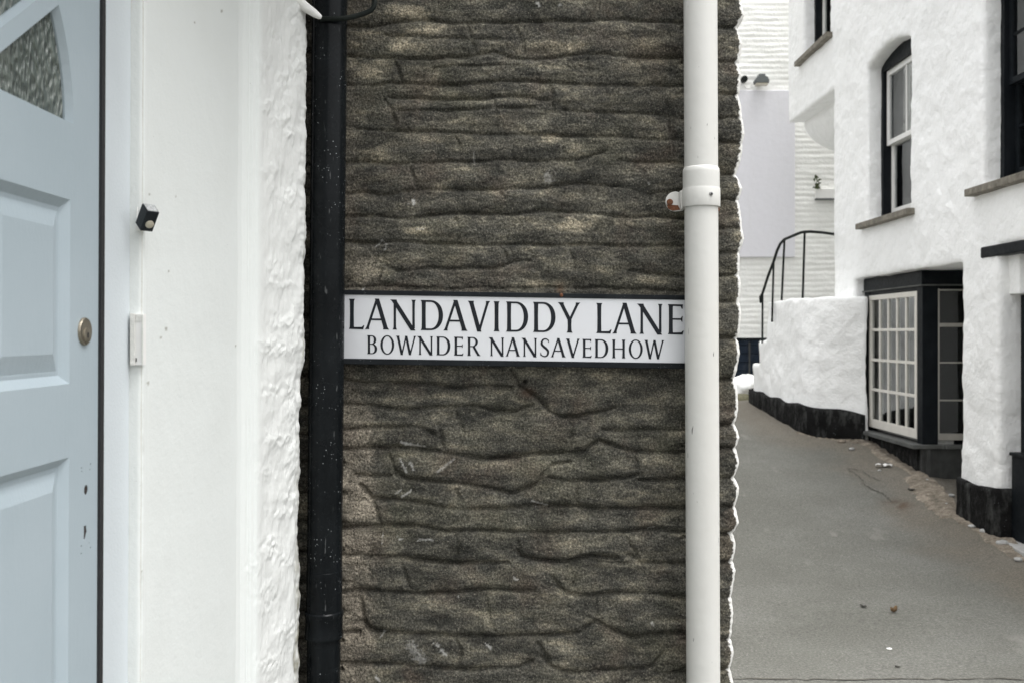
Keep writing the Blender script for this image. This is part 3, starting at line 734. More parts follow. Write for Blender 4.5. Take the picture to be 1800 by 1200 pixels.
# ================================================================== PIPES
def build_pipes():
    Yp = 3.10
    zt, zb = 3.4, -0.15
    # white
    ax = lambda z: ((1233.6 - HX) / F * Yp - 0.0041 * (z - CAMZ), Yp)
    Z = lambda py: CAMZ + (HY - py) / F * (Yp - 0.05)
    root = empty('white_downpipe', (ax(0)[0], Yp, zb), 'white plastic downpipe with bolted bracket at the house corner', 'downpipe')
    r = 0.0533
    MB().lathe(ax, [(zb, r), (Z(355), r), (Z(354), r), (zt, r)], 64).build('pipe', M['wpipe'], root, True)
    MB().lathe(ax, [(Z(330), r + .0050), (Z(300), r + .0050), (Z(293.5), r + .0042), (Z(290.5), r + .0005), (Z(290), r - .001)], 64).build('socket', M['wpipe'], root, True)
    br = MB().lathe(ax, [(Z(361), r - .001), (Z(361), r + .0062), (Z(360), r + .0068), (Z(329), r + .0068), (Z(328), r + .0062), (Z(328), r - .001)], 64)
    br_o = br.build('bracket', M['wpipe'], root, True)
    # lug: rounded plate on the wall + sloping cheek
    lp = []
    cx, cy = 1187, 355
    for a in range(90, 271, 15): lp.append((cx - 17.5 * math.sin(math.radians(a - 90)) * 1.0, cy - 17.5 * math.cos(math.radians(a - 90))))
    lp += [(1200, 371), (1214, 356), (1214, 332), (1204, 334), (1194, 339)]
    poly = [(P(x, y, 3.14)[0], P(x, y, 3.14)[2]) for x, y in lp]
    MB().prism_y(poly, 3.133, 3.143).build('lug', M['wpipe'], br_o, False, 0.0015)
    pm = [(P(x, y, 3.125)[0], P(x, y, 3.125)[2]) for x, y in [(1194, 337), (1212, 331), (1212, 360), (1196, 370)]]
    MB().prism_y(pm, 3.110, 3.134).build('lug', M['wpipe'], br_o, False, 0.002)
    MB().box(*[P(1176, 0, 3.15)[0], P(1216, 0, 3.15)[0]], 3.143, 3.175, P(0, 366, 3.15)[2], P(0, 348, 3.15)[2]).build('spacer', M['wpipe'], br_o, False, .002)
    c = P(1177.5, 355.5, 3.131)
    def disc(c, r_, mat, name, par, d=(0, -1, 0), th=.004, rr=None):
        c = Vector(c); d = Vector(d).normalized()
        MB().tube([c - d * .006, c, c + d * th * .8, c + d * th], [r_, r_, r_ * .9, r_ * .6], 18).build(name, mat, par, True)
    disc(c, .0105, M['rust'], 'screw', br_o)
    rp = [(P(x, y, 3.13)[0], P(x, y, 3.13)[2]) for x, y in [(1172, 360), (1192, 361), (1196, 369), (1183, 371), (1175, 367)]]
    MB().prism_y(rp, 3.1318, 3.134).build('rust_stain', M['rust'], br_o)
    th = math.asin((1244.5 - 1233.6) / F * 3.05 / (r + .0065)); az = ax(Z(341))[0]
    sc = (az + (r + .0070) * math.sin(th), Yp - (r + .0070) * math.cos(th), Z(341.5))
    disc(sc, .0062, M['screw'], 'bolt', br_o, (math.sin(th), -math.cos(th), 0), .004)
    sc2 = tuple(Vector(sc) + Vector((math.sin(th), -math.cos(th), 0)) * .0042)
    disc(sc2, .003, M['seal'], 'bolt_socket', br_o, (math.sin(th), -math.cos(th), 0), .0006)
    # rusty rear tab on the right
    x1 = ax(1.9)[0]
    MB().box(x1 + .050, x1 + .066, 3.135, 3.15, Z(366), Z(352)).build('rear_tab', M['rust'], br_o, False, .002)
    # black
    ab = lambda z: ((574.2 - HX) / F * Yp + 0.0090 * (z - CAMZ), Yp)
    rb = 0.0560
    root = empty('black_downpipe', (ab(0)[0], Yp, zb), 'chipped black painted downpipe beside the white rough wall', 'downpipe')
    Zb = lambda py: CAMZ + (HY - py) / F * (Yp - 0.055)
    MB().lathe(ab, [(Zb(1010), rb), (Zb(400), rb), (zt, rb)], 64).build('pipe', M['bpipe'], root, True)
    MB().lathe(ab, [(zb, rb - .003), (Zb(1180), rb - .003), (Zb(1127), rb - .0022), (Zb(1126), rb + .001), (Zb(1009), rb + .0012), (Zb(1008), rb - .001)], 64).build('lower_pipe', M['bpipe'], root, True)
    MB().lathe(ab, [(Zb(1128.5), rb), (Zb(1128), rb + .0042), (Zb(1124), rb + .0052), (Zb(1121), rb + .0036), (Zb(1092), rb + .0034), (Zb(1088), rb + .0056), (Zb(1082), rb + .0050), (Zb(1079.5), rb)], 64).build('collar', M['bpipe'], root, True)
    # cables at the top
    fy = Yp - rb
    pts = [P(562, 34, fy - .010), P(575, 33.5, fy - .009), P(592, 33.5, fy - .006), P(608, 32.5, fy + .004), P(625, 29, fy + .012), P(642, 23.5, fy + .018), P(652, 19, fy + .020), P(657, 13, fy + .022), P(658.5, 5, fy + .024), P(658, -8, fy + .026), P(655, -40, fy + .05), P(652, -75, fy + .09)]
    MB().tube(pts, .0082, 14).build('cable', M['bmetal'], None, True)
    tag(C.objects[-1], 'bent black cable looping round the black downpipe', 'cable')
    pts = [P(480, -42, 2.93), P(506, -14, 2.96), P(520, 0, 2.99), P(530, 8, 3.0), P(541, 16, 3.01), P(553, 24, 3.018), P(562, 30, 3.022), P(565, 31.5, 3.024)]
    MB().tube(pts, [.020, .019, .018, .0165, .015, .0125, .0085, .005], 14).build('cable_sleeve', M['sidepaint'], None, True)
    tag(C.objects[-1], 'white painted cable sleeve poking from the rough white wall', 'cable')
build_pipes()

# ================================================================== LEFT HOUSE (door)
LEAN = 0.0046
def lx(x, z): return x + LEAN * (z - CAMZ)
def lean(o):
    me = o.data; n = len(me.vertices); a = np.empty(n * 3, np.float32); me.vertices.foreach_get('co', a); a = a.reshape(-1, 3)
    a[:, 0] += LEAN * (a[:, 2] - CAMZ); me.vertices.foreach_set('co', a.reshape(-1)); me.update()

def build_left():
    root = empty('doorway_house', (-0.9, 1.9, -0.12), 'white painted house with the pale blue panelled front door, left of the pipes', 'house')
    # --- plastered wall as a relief following its plan
    plan = [(-0.83, 2.062), (-0.797, 2.066), (-0.789, 2.074), (-0.777, 2.725), (-0.770, 2.750), (-0.742, 2.792), (-0.733, 2.803), (-0.660, 3.005), (-0.651, 3.030), (-0.655, 3.050), (-0.70, 3.08), (-0.9, 3.14)]
    seg = np.array(plan); dl = np.hypot(*np.diff(seg, axis=0).T); cum = np.concatenate([[0], np.cumsum(dl)])
    s_list = []
    for i in range(len(plan) - 1):
        st = 0.0055 if i == 2 else 0.0028
        n = max(2, int(dl[i] / st)); s_list += list(cum[i] + dl[i] * np.arange(n) / n)
    s = np.array(s_list + [cum[-1]])
    X = np.interp(s, cum, seg[:, 0]); Y = np.interp(s, cum, seg[:, 1])
    for _ in range(1):
        X[1:-1] = (X[:-2] + 2 * X[1:-1] + X[2:]) / 4; Y[1:-1] = (Y[:-2] + 2 * Y[1:-1] + Y[2:]) / 4
    tx, ty = np.gradient(X), np.gradient(Y); L = np.hypot(tx, ty); nx, ny = ty / L, -tx / L
    z = np.concatenate([np.arange(-0.25, 0.25, 0.03), np.arange(0.25, 2.75, 0.0042), np.arange(2.75, 3.22, 0.04)])
    S, Zg = np.meshgrid(s, z)
    n1, n2, n3, n4 = Noise(41), Noise(42), Noise(43), Noise(44)
    rough = sstep(cum[6] - .004, cum[6] + .035, S)[:] * 1.0
    sx = (S - cum[6])
    # trowelled lumps, dragged diagonally
    q1 = sx * 0.8 + Zg * 0.30; q2 = Zg - sx * 0.55
    rid = 1 - np.abs(n1.fbm(q1 * 7 + 3, q2 * 10, 3, .5)) * 3.0
    lump = n2.fbm(sx * 9, q2 * 6, 3, .5)
    cloud = sstep(0.08, 0.40, n3.fbm(sx * 9 + 5, Zg * 5.5, 3) + 0.25 * (sx / .2 - .5)) * sstep(.02, .09, sx)
    gouge = n4.fbm(sx * 55, q2 * 40, 3, .6)
    fine = n3.fbm(S * 110, Zg * 55, 3, .6)
    h = rough * (0.0088 * lump + 0.0028 * n1.fbm(sx * 34, Zg * 7 - sx * 4, 3, .55) + 0.0030 * np.clip(rid, -0.3, 1) * cloud + 0.0030 * gouge * cloud + 0.0009 * fine)
    drag = n2.fbm(S * 160, Zg * 5, 3)
    h += 0.0007 * drag * sstep(cum[3] - .02, cum[3] + .02, S) + 0.0016 * n1.fbm(S * 5, Zg * 5, 4) + 0.0005 * n4.fbm(S * 120, Zg * 120, 2)
    # small ridge of paint at corner band
    h += 0.0022 * np.exp(-((S - cum[6] + 0.008) / .004) ** 2) * (0.7 + 0.6 * n3.fbm(Zg * 3, S * 0, 2))
    PXg = HX + X[None] / Y[None] * F + 0 * Zg; PYg = HY - (Zg - CAMZ) * F / Y[None]
    cl = np.zeros_like(S)
    for cx, cy, rx, ry, am in [(478,60,16,20,.6),(518,118,16,26,1),(472,185,14,10,.8),(490,214,14,9,1),(506,232,10,9,.9),(505,345,22,20,1),(470,300,14,12,.5),(484,470,12,18,.9),(492,500,22,6,.9),(496,566,20,10,1),(486,612,28,16,1),(478,688,22,10,1),(488,772,24,12,1),(515,875,24,9,1),(500,900,22,8,.9),(480,960,18,18,1),(500,985,16,18,.9),(470,1050,20,30,.6),(505,1105,20,20,.9),(480,1165,24,20,.8),(520,30,12,20,.7),(460,120,14,40,.4),(512,690,10,30,.6),(470,830,18,14,.5),(450,1000,14,50,.4)]:
        wx = PXg + 7 * n4.fbm(S * 30, Zg * 20, 3); wy = PYg + 9 * n3.fbm(S * 24 + 4, Zg * 18, 3)
        cl = np.maximum(cl, am * np.exp(-np.abs((wx - cx) / rx) ** 2.4 - np.abs((wy - cy) / ry) ** 2.4))
    rid2 = 1 - np.abs(n2.fbm(sx * 22 + Zg * 14, Zg * 24 - sx * 22, 3, .55)) * 3
    h += cl * (0.0042 * n1.fbm(sx * 16, Zg * 22 - sx * 10, 2) + 0.0030 * np.clip(rid2, -.6, 1) + 0.0040 * gouge + 0.0012)
    h += 0.0016 * np.exp(-((PXg - 412) / 4.0) ** 2) - 0.0030 * np.exp(-((PXg - 437) / 2.2) ** 2) + 0.0016 * np.exp(-((PXg - 443) / 3.0) ** 2)
    edge = sstep(cum[7] - .03, cum[7] + .01, S)
    h += edge * (0.010 * n4.fbm(Zg * 11, S * 4, 4, .6) - 0.012 * sstep(1.55, 1.0, Zg) * 0 )
    V = np.zeros(S.shape + (3,))
    V[..., 0] = X[None] + nx[None] * h + LEAN * (Zg - CAMZ); V[..., 1] = Y[None] + ny[None] * h; V[..., 2] = Zg
    drip = np.exp(-((S - cum[2] - .012) / .0022) ** 2) * np.clip(.35 + 1.6 * n3.fbm(Zg * 4, S * 0 + 2, 3), 0, 1)
    V[..., 0] += -drip * 0.004
    rough_shade = sstep(cum[5], cum[6] + .02, S)  # mask of the camera-facing rough plaster, whose shade is painted in
    grime = edge * np.clip((1.35 - Zg) * 1.2, 0, 1) * np.clip(.45 + 1.4 * n4.fbm(S * 40, Zg * 16, 4, .6), 0, 1) + 0.55 * sstep(cum[8] - .012, cum[8], S) * np.clip(.3 + 1.5 * n2.fbm(S * 50, Zg * 22, 3), 0, 1)
    grime = np.clip(grime + .55 * drip * np.clip(n2.fbm(Zg * 9, S * 0, 3) * 2, 0, 1), 0, 1)
    for cx, cy, rad in [(292,578,2.6),(261,673,2.4),(283,593,2.0),(296,477,1.6),(414,608,1.6),(251,1003,1.8),(308,345,1.4),(387,20,2.2),(340,40,1.6),(262,342,1.8)]:
        grime = np.maximum(grime, .8 * np.clip(1.6 - np.hypot((PXg - cx) * 1.3, PYg - cy) / rad, 0, 1))
    grime = np.maximum(grime, .34 * np.exp(-((PXg - 250) / 7) ** 2) * np.exp(-((PYg - 395) / 60) ** 2) * np.clip(.5 + n3.fbm(S * 60, Zg * 20, 3), 0, 1))
    grime = np.maximum(grime, .40 * np.exp(-((PXg - 251) / 3) ** 2) * np.clip(n2.fbm(Zg * 10, S * 9, 4, .6) * 2.2 + .1, 0, 1) * sstep(640, 680, PYg))
    V[..., 0] -= edge * 0.016 * (1 - sstep(1.15, 1.7, Zg)) 
    me = grid_mesh('wall', V, {'rough_shade': rough_shade, 'grime': grime})
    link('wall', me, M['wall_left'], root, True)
    # house body behind everything
    MB().box(-3.5, -1.02, -1.2, 3.12, -0.3, 3.2).build('house_body', M['wall_left'], root)
    MB().box(-1.02, -0.832, 2.075, 3.02, -0.3, 3.15).build('wall_core', M['wall_left'], root)
    # wall on the near side of the door and above it
    o = MB().box(-1.02, -0.79, -1.2, 0.74, -0.3, 3.2).build('wall', M['wall_left'], root, False, .01); lean(o)
    o = MB().box(-1.02, -0.792, 0.74, 2.06, 2.75, 3.2).build('wall', M['wall_left'], root, False, .01); lean(o)
    MB().prism_y([(-3.6, 3.2), (-0.30, 3.2), (-0.30, 3.27), (-1.95, 4.2), (-3.6, 3.27)], -1.3, 3.14).build('roof', M['slate'], root)
    MB().box(-0.34, -0.31, -1.3, 3.141, 3.12, 3.199).build('eave_board', M['wall_left'], root)
    # frame
    fr = MB().box(-0.95, -0.815, 1.929, 2.0635, -0.15, 2.62).box(-0.95, -0.815, 0.742, 0.925, -0.15, 2.62).box(-0.95, -0.815, 0.925, 1.929, 2.50, 2.62).box(-0.95, -0.8155, 0.742, 2.06, 2.62, 2.75)
    o = fr.build('door_frame', M['frame_left'], root, False, .004); lean(o)
    # cream bead between frame and wall
    o = MB().prism_z([(-0.816, 2.0640), (-0.791, 2.0700), (-0.80, 2.09), (-0.83, 2.09)], -0.15, 2.6).build('bead', M['bead'], root, False); lean(o)
    # seal
    o = MB().box(-0.95, -0.8128, 1.9133, 1.9288, -0.1, 2.5).box(-0.95, -0.8140, 0.9255, 0.941, -0.1, 2.5).build('draught_seal', M['seal'], root); lean(o)
    # threshold
    MB().box(-1.0, -0.76, 0.72, 2.06, -0.2, -0.05).build('doorstep', M['concrete'], root, False, .006)
    # --- door
    X0 = -0.8185; y0, y1 = 0.942, 1.9130; z0, z1 = -0.04, 2.495
    o = MB().box(X0 - .045, X0, y0, y1, z0, z1).build('door', M['door'], root)
    cyd = 1.432; cz = 1.9375; Rf = 0.368
    cutters = []
    panels = [(1.505, 1.790, 1.4560, 1.7960), (1.505, 1.790, 0.15, 1.3210), (1.075, 1.360, 1.4560, 1.7960), (1.075, 1.360, 0.15, 1.3210)]
    for a, b, c, d in panels:
        p0 = [(a - .003, c - .003), (b + .003, c - .003), (b + .003, d + .003), (a - .003, d + .003)]
        i = .016; p1 = [(a + i, c + i), (b - i, c + i), (b - i, d - i), (a + i, d - i)]
        cutters.append(MB().prism_x(p1, X0 - .014, X0 + .003, p0))
    wedges = []
    for k in range(5):
        a0, a1 = math.radians(36 * k), math.radians(36 * (k + 1))
        g = .0165
        def wedge(off, R0, R1):
            pts = []
            def edge_pt(r, ang, sgn, gg):
                # point at radius r on a line parallel to ray ang, offset gg
                w = math.sqrt(max(r * r - gg * gg, 0))
                return (cyd + w * math.cos(ang) - sgn * gg * math.sin(ang), cz + w * math.sin(ang) + sgn * gg * math.cos(ang))
            g0 = (0.0 if k == 0 else g) + off; g1 = (0.0 if k == 4 else g) + off
            pts.append(edge_pt(R0, a0, 1, g0))
            s0 = math.asin(g0 / R1) + a0; s1 = a1 - math.asin(g1 / R1)
            n = 8
            for q in range(n + 1):
                an = s0 + (s1 - s0) * q / n; pts.append((cyd + R1 * math.cos(an), cz + R1 * math.sin(an)))
            s0 = math.asin(g0 / R0) + a0; s1 = a1 - math.asin(g1 / R0)
            for q in range(4):
                an = s1 + (s0 - s1) * q / 4; pts.append((cyd + R0 * math.cos(an), cz + R0 * math.sin(an)))
            return pts[0:]
        inn = wedge(.004, .085, Rf - .006); outr = wedge(-.004 if k not in (0, 4) else -.003, .078, Rf + .004)
        if k in (0, 4): outr = wedge(.0, .078, Rf + .004)
        n = min(len(inn), len(outr)); 
        cutters.append(MB().prism_x(inn, X0 - .06, X0 - .012)); cutters.append(MB().prism_x(inn, X0 - .0125, X0 + .004, outr))
    # keyholes
    def DP(px, py):
        Yd = X0 * F / (px - HX); return Yd, CAMZ + (HY - py) / F * Yd
    yk, zk = DP(152.5, 860)
    cutters.append(MB().prism_x([(yk + .0085 * math.cos(q), zk + .0095 * math.sin(q)) for q in [i * math.pi / 8 for i in range(16)]], X0 - .043, X0 + .004))
    kh = [DP(*p) for p in [(149, 924), (151, 923), (153, 922), (153.5, 928), (154.5, 934), (153.5, 938), (152, 945), (149, 950)]]
    cutters.append(MB().prism_x(kh, X0 - .043, X0 + .004))
    for px, py in [(144.5, 821.5), (145.2, 827.5), (160.3, 814.5), (159.2, 824.5), (144.8, 959), (144.9, 972), (158.3, 953.5), (161, 961.5)]:
        yy, zz = DP(px, py); r_ = random.uniform(.0014, .0023)
        cutters.append(MB().prism_x([(yy + r_ * 1.3 * math.cos(q), zz + r_ * math.sin(q)) for q in [i * math.pi / 4 for i in range(8)]], X0 - .02, X0 + .004))
    cut(o, cutters)
    # raised panel fields
    door = o
    mb = MB()
    for a, b, c, d in panels:
        i0, i1 = .020, .056
        mb.prism_x([(a + i0, c + i0), (b - i0, c + i0), (b - i0, d - i0), (a + i0, d - i0)], X0 - .0150, X0 - .0135)
        mb.prism_x([(a + i0 + .004, c + i0 + .004), (b - i0 - .004, c + i0 + .004), (b - i0 - .004, d - i0 - .004), (a + i0 + .004, d - i0 - .004)], X0 - .0136, X0 - .0045, [(a + i1, c + i1), (b - i1, c + i1), (b - i1, d - i1), (a + i1, d - i1)])
    lean(mb.build('door_panel', M['door'], door))
    lean(door)
    bv = door.modifiers.new('b', 'BEVEL'); bv.width = .0012; bv.segments = 1; bv.limit_method = 'ANGLE'; bv.angle_limit = math.radians(50)
    lean(MB().box(X0 - .028, X0 - .0165, cyd - Rf - .01, cyd + Rf + .01, cz - .01, cz + Rf + .01).build('door_glass', M['pglass'], door))
    lean(MB().box(X0 - .040, X0 - .0012, yk - .032, yk + .032, zk - .14, zk + .05).build('hole_dark_fill', M['hole'], door))  # dark block close behind the holes stands in for the shade inside them
    # rim cylinder
    yl, zl = DP(147.3, 582.5)
    mb = MB().tube([(X0 - .002, yl, zl), (X0 + .003, yl, zl), (X0 + .005, yl, zl), (X0 + .0055, yl, zl), (X0 + .0045, yl, zl)], [.0265, .0265, .025, .0225, .0195], 40)
    lean(mb.build('lock_ring', M['brass'], door, True))
    mb = MB().tube([(X0 + .003, yl + .001, zl - .007), (X0 + .0066, yl + .001, zl - .007), (X0 + .0076, yl + .001, zl - .007)], [.0145, .0145, .0125], 28)
    lean(mb.build('lock_barrel', M['brass'], door, True))
    lean(MB().prism_x([(yl - .0015, zl - .012), (yl + .0035, zl - .012), (yl + .0045, zl - .004), (yl + .001, zl - .001), (yl - .0025, zl - .004)], X0 + .0070, X0 + .0080).build('keyhole', M['seal'], door))
    # --- things on the wall
    Yb = 2.060
    t = empty('bell_mount', P(243, 642, Yb), 'empty narrow white doorbell mount beside the door frame', 'doorbell mount')
    def B(px, py, Y): return P(px, py, Y)
    def slab(px0, px1, py0, py1, Ya, Yc, name, mat, bev=.0006):
        a = P(px0, py0, Yb); b = P(px1, py1, Yb)
        return MB().box(a[0], b[0], Ya, Yc, b[2], a[2]).build(name, mat, t, False, bev)
    slab(232.5, 254, 552, 641, 2.052, 2.070, 'back_plate', M['boxgrey'])
    slab(232, 240, 551, 641.5, 2.049, 2.0519, 'side_rail', M['bead'])
    slab(251.5, 254.5, 553, 641, 2.050, 2.0519, 'side_rail', M['bead'])
    slab(241, 251, 553.5, 565, 2.0505, 2.0518, 'slot', M['bead'], 0)
    slab(241.6, 242.9, 628.5, 635, 2.0505, 2.0517, 'slot', M['seal'], 0)
    # scuffed black sensor
    c = Vector(P(259, 383, 2.045))
    t = empty('wall_sensor', c, 'small scuffed black box sensor tilted on the white wall above the bell mount', 'sensor')
    rot = (Matrix.Rotation(math.radians(30), 4, 'Y') @ Matrix.Rotation(math.radians(24), 4, 'X') @ Matrix.Rotation(math.radians(-38), 4, 'Z'))
    def setrot(o):
        o.parent = t; o.matrix_parent_inverse = Matrix(); o.matrix_basis = rot
    a, b, h_ = .0155, .0135, .0245
    o = MB().box(-a, a, -b, b, -h_, h_).build('case', M['sensor'], None, False, .0015); setrot(o)
    o = MB().box(-a * .85, a * .88, -b * .85, b * .8, h_, h_ + .0012).build('worn_top', M['silver'], None, False, .0005); setrot(o)
    mb = MB().tube([(a - .001, .001, -.006), (a + .0025, .001, -.006), (a + .0035, .001, -.006)], [.0088, .0088, .0075], 24)
    o = mb.build('lens', M['lens'], None, True); setrot(o)
    MB().tube([P(246, 385, 2.055), P(240, 384, 2.062), P(241.5, 370, 2.064), P(242, 358, 2.07)], .0014, 8).build('wire', M['sash'], t, True)
    MB().box(P(240, 0, 2.06)[0], P(250, 0, 2.06)[0], 2.052, 2.072, P(0, 406, 2.06)[2], P(0, 398, 2.06)[2]).build('bracket', M['bead'], t, False, .001)
build_left()

# ================================================================== ROAD
GY = [-60, 4, 6, 7, 7.5, 8, 9, 10.3, 11, 12.6, 15, 20, 90]
GZ = [-.13, -.13, -.11, -.08, -.04, .01, .19, .36, .45, .585, .75, 1.0, 1.0]
def gz(Y): return float(np.interp(Y, GY, GZ))
BASE = [(3.12, 13.2), (3.14, 12.65), (3.17, 11.6), (3.18, 10.7), (3.45, 10.38), (3.72, 10.22), (3.72, 9.6), (3.74, 8.75), (3.66, 8.2), (3.63, 7.9), (3.63, 7.3), (3.62, 6.6), (3.6, 4)]
def build_road():
    xs = np.concatenate([[-60, -20, -8, -4, -2], np.arange(-1, 4.2, 0.06), [4.6, 6, 10, 20, 60]])
    ys = np.concatenate([[-60, -20, -8, -2, 1, 2.5], np.arange(3, 15, 0.06), [15.5, 17, 20, 30, 90]])
    Xg, Yg = np.meshgrid(xs, ys)
    n = Noise(77)
    k = np.array([.06, .25, .5, .25, .06]); 
    zz = np.interp(ys, GY, GZ)
    sm = zz.copy()
    for i in range(6): sm[6:-6] = (sm[5:-7] + sm[6:-6] * 2 + sm[7:-5]) / 4
    Zg = np.repeat(sm[:, None], len(xs), 1) + 0.012 * n.fbm(Xg * 1.3, Yg * 1.3, 4) + 0.003 * n.fbm(Xg * 6, Yg * 6, 2)
    b = np.array(BASE); d = np.full(Xg.shape, 9.0)
    for (x0, y0), (x1, y1) in zip(b[:-1], b[1:]):
        dx, dy = x1 - x0, y1 - y0; t = np.clip(((Xg - x0) * dx + (Yg - y0) * dy) / (dx * dx + dy * dy), 0, 1)
        d = np.minimum(d, np.hypot(Xg - x0 - t * dx, Yg - y0 - t * dy))
    Zg += 0.05 * sstep(0.35, 0.0, d)
    dirt = np.clip(1 - sstep(0.1, 0.75, d + 0.35 * n.fbm(Xg * 2.3, Yg * 2.3, 4)), 0, 1)
    V = np.stack([Xg, Yg, Zg], -1)
    stain = np.exp(-(((Xg - 3.33) / .10) ** 2 + ((Yg - 8.33) / .14) ** 2)) * np.clip(.5 + 1.2 * n.fbm(Xg * 9, Yg * 9, 3), 0, 1)
    o = link('road', grid_mesh('road', V, {'dirt': dirt, 'leafstain': stain}), M['road'], None, True)
    tag(o, 'worn grey asphalt lane climbing between the houses', 'road', None, 'structure')
    def zat(x, y): 
        i = int(np.argmin(abs(ys - y))); j = int(np.argmin(abs(xs - x))); return float(Zg[i, j])
    # thin tar cracks
    mb = MB()
    def ground(px, py):
        Y = 8.0
        for _ in range(30):
            x = (px - HX) / F * Y; z = zat(x, Y) if 3 < Y < 15 else gz(Y)
            Y = Y * .5 + .5 * (CAMZ - z) / ((py - HY) / F)
        return x, Y, z
    def ribbon(pts, w):
        g = [Vector(ground(*p)) for p in pts]
        q = []
        for i in range(len(g) - 1):
            for k in range(6): q.append(g[i].lerp(g[i + 1], k / 6))
        q.append(g[-1]); rr = random.Random(3)
        L, R_ = [], []
        for i, p in enumerate(q):
            dd = (q[min(i + 1, len(q) - 1)] - q[max(i - 1, 0)]); dd.z = 0; dd.normalize(); nn = Vector((-dd.y, dd.x, 0))
            j = nn * rr.uniform(-.012, .012); ww = w * rr.uniform(.4, 1.3); zz_ = zat(p.x, p.y) + .004
            a, b_ = p + j + nn * ww, p + j - nn * ww
            L.append((a.x, a.y, zz_)); R_.append((b_.x, b_.y, zz_))
        vs = L + R_; m = len(L)
        mb.add(vs, [(i, i + 1, m + i + 1, m + i) for i in range(m - 1)])
    ribbon([(1490, 823), (1500, 830), (1512, 840), (1520, 852), (1535, 861), (1553, 869), (1565, 880), (1590, 878)], .010)
    ribbon([(1492, 823), (1515, 827), (1530, 838), (1545, 844)], .008)
    ribbon([(1120, 1192), (1210, 1194), (1300, 1193), (1400, 1194), (1500, 1195), (1600, 1194), (1700, 1193), (1800, 1194), (1900, 1194)], .007)
    mb.build('crack', M['crack'], o)
    # gutter of sandy dirt
    rr = random.Random(9); n2 = Noise(78)
    pts = []
    bb = [Vector((*p, 0)) for p in BASE[3:]]
    for i in range(len(bb) - 1):
        m = max(2, int((bb[i + 1] - bb[i]).length / .035))
        for k in range(m): pts.append(bb[i].lerp(bb[i + 1], k / m))
    Vg = np.zeros((len(pts), 9, 3))
    for i, p in enumerate(pts):
        dd = pts[min(i + 1, len(pts) - 1)] - pts[max(i - 1, 0)]; dd.normalize(); nn = Vector((dd.y, -dd.x, 0)) 
        if nn.x > 0: nn = -nn
        w = 0.07 + 0.08 * float(n2.fbm(i * .05, 2.0, 3)) + .05 * float(n2.fbm(i * .13, 7.0, 2)) + (0.09 if 7.9 < p.y < 8.95 else 0)
        w = max(.02, w)
        for k in range(9):
            t = k / 8; q = p + nn * (-.10 + t * (w + .10))
            z = zat(q.x, q.y) + 0.035 * (1 - t) ** 1.5 * (0.8 + .9 * float(n2(q.x * 9, q.y * 9))) + .004 - .012 * (k == 8)
            Vg[i, k] = (q.x, q.y, z + .006 * float(n2(q.x * 30, q.y * 30)) * (k < 8))
    g = link('gutter', grid_mesh('gutter', Vg), M['dirt'], None, True)
    tag(g, 'sandy dirt gathered in the gutter along the white house', 'gutter', None, 'structure')
    # debris
    def pebble(px, py, r, mat, name, label, cat, group=None, flat=.5, up=0.0):
        x, y, z = ground(px, py); bm = bmesh.new(); bmesh.ops.create_icosphere(bm, subdivisions=2, radius=r)
        for v in bm.verts:
            v.co *= 1 + .22 * float(n2(v.co.x / r * 1.3 + px, v.co.y / r * 1.3 + v.co.z / r)); v.co.z *= flat
        me = bpy.data.meshes.new(name); bm.to_mesh(me); bm.free()
        o = link(name, me, mat, None, True); o.location = (x, y, z + r * flat * .6 + up); o.rotation_euler = (0, 0, px)
        return tag(o, label, cat, group)
    def leaf(px, py, r, mat, label, curl):
        x, y, z = ground(px, py); N = 9
        Vl = np.zeros((N, 7, 3)); nz_ = Noise(int(px))
        for i in range(N):
            u = i / (N - 1); w = math.sin(math.pi * min(1, .06 + u * .94)) ** .8 * .55
            for k in range(7):
                v = k / 3 - 1
                Vl[i, k] = ((u - .5) * 2 * r, v * w * r, curl * r * (v * v * .9 + (u - .5) ** 2 * 2.2) + .2 * r * float(nz_(u * 4, v * 3)) + .25 * r)
        o = link('leaf', grid_mesh('leaf', Vl), mat, None, True)
        m = o.modifiers.new('s', 'SOLIDIFY'); m.thickness = .0012
        o.location = (x, y, z); o.rotation_euler = (0.1, 0, px * .37)
        return tag(o, label, 'leaf')
    leaf(1572, 1077, .028, M['leafbrown'], 'curled brown dead leaf lying on the asphalt lane', .9)
    leaf(1517, 1067, .026, M['leafdark'], 'flat dark leaf left of the curled brown leaf on the lane', .25)
    leaf(1578, 1173, .013, M['leafdark'], 'tiny dark leaf scrap nearest the camera on the lane', .4)
    leaf(1603, 862, .03, M['leafdark'], 'small dark leaf scrap beside the gutter below the shop window', .4)
    # crumpled paper
    x, y, z = ground(1552, 821)
    Vp = np.zeros((8, 5, 3)); nz_ = Noise(5)
    for i in range(8):
        for k in range(5):
            u, v = i / 7 - .5, k / 4 - .5
            Vp[i, k] = (u * .15, v * .05, .015 + .05 * float(nz_(u * 5 + 2, v * 4)) * .6)
    o = link('litter', grid_mesh('litter', Vp), M['paper'], None, True); m = o.modifiers.new('s', 'SOLIDIFY'); m.thickness = .002
    o.location = (x, y, z + .01); o.rotation_euler = (0, 0, -.5); tag(o, 'crumpled white paper strip in the gutter below the shop window', 'litter')
    pebble(1546, 827, .018, M['concrete'], 'pebble', 'small pale pebble beside the crumpled white paper', 'pebble')
    pebble(1563, 1140, .014, M['paper'], 'pebble', 'flat white chip lying on the bare asphalt near the camera', 'pebble', None, .25)
    sp = [(1708, 926, .028), (1728, 935, .03), (1763, 957, .045), (1782, 966, .025), (1672, 872, .03), (1663, 887, .022), (1482, 777, .05), (1497, 790, .03), (1790, 985, .03), (1690, 918, .02), (1650, 862, .02), (1628, 845, .025), (1748, 948, .018)]
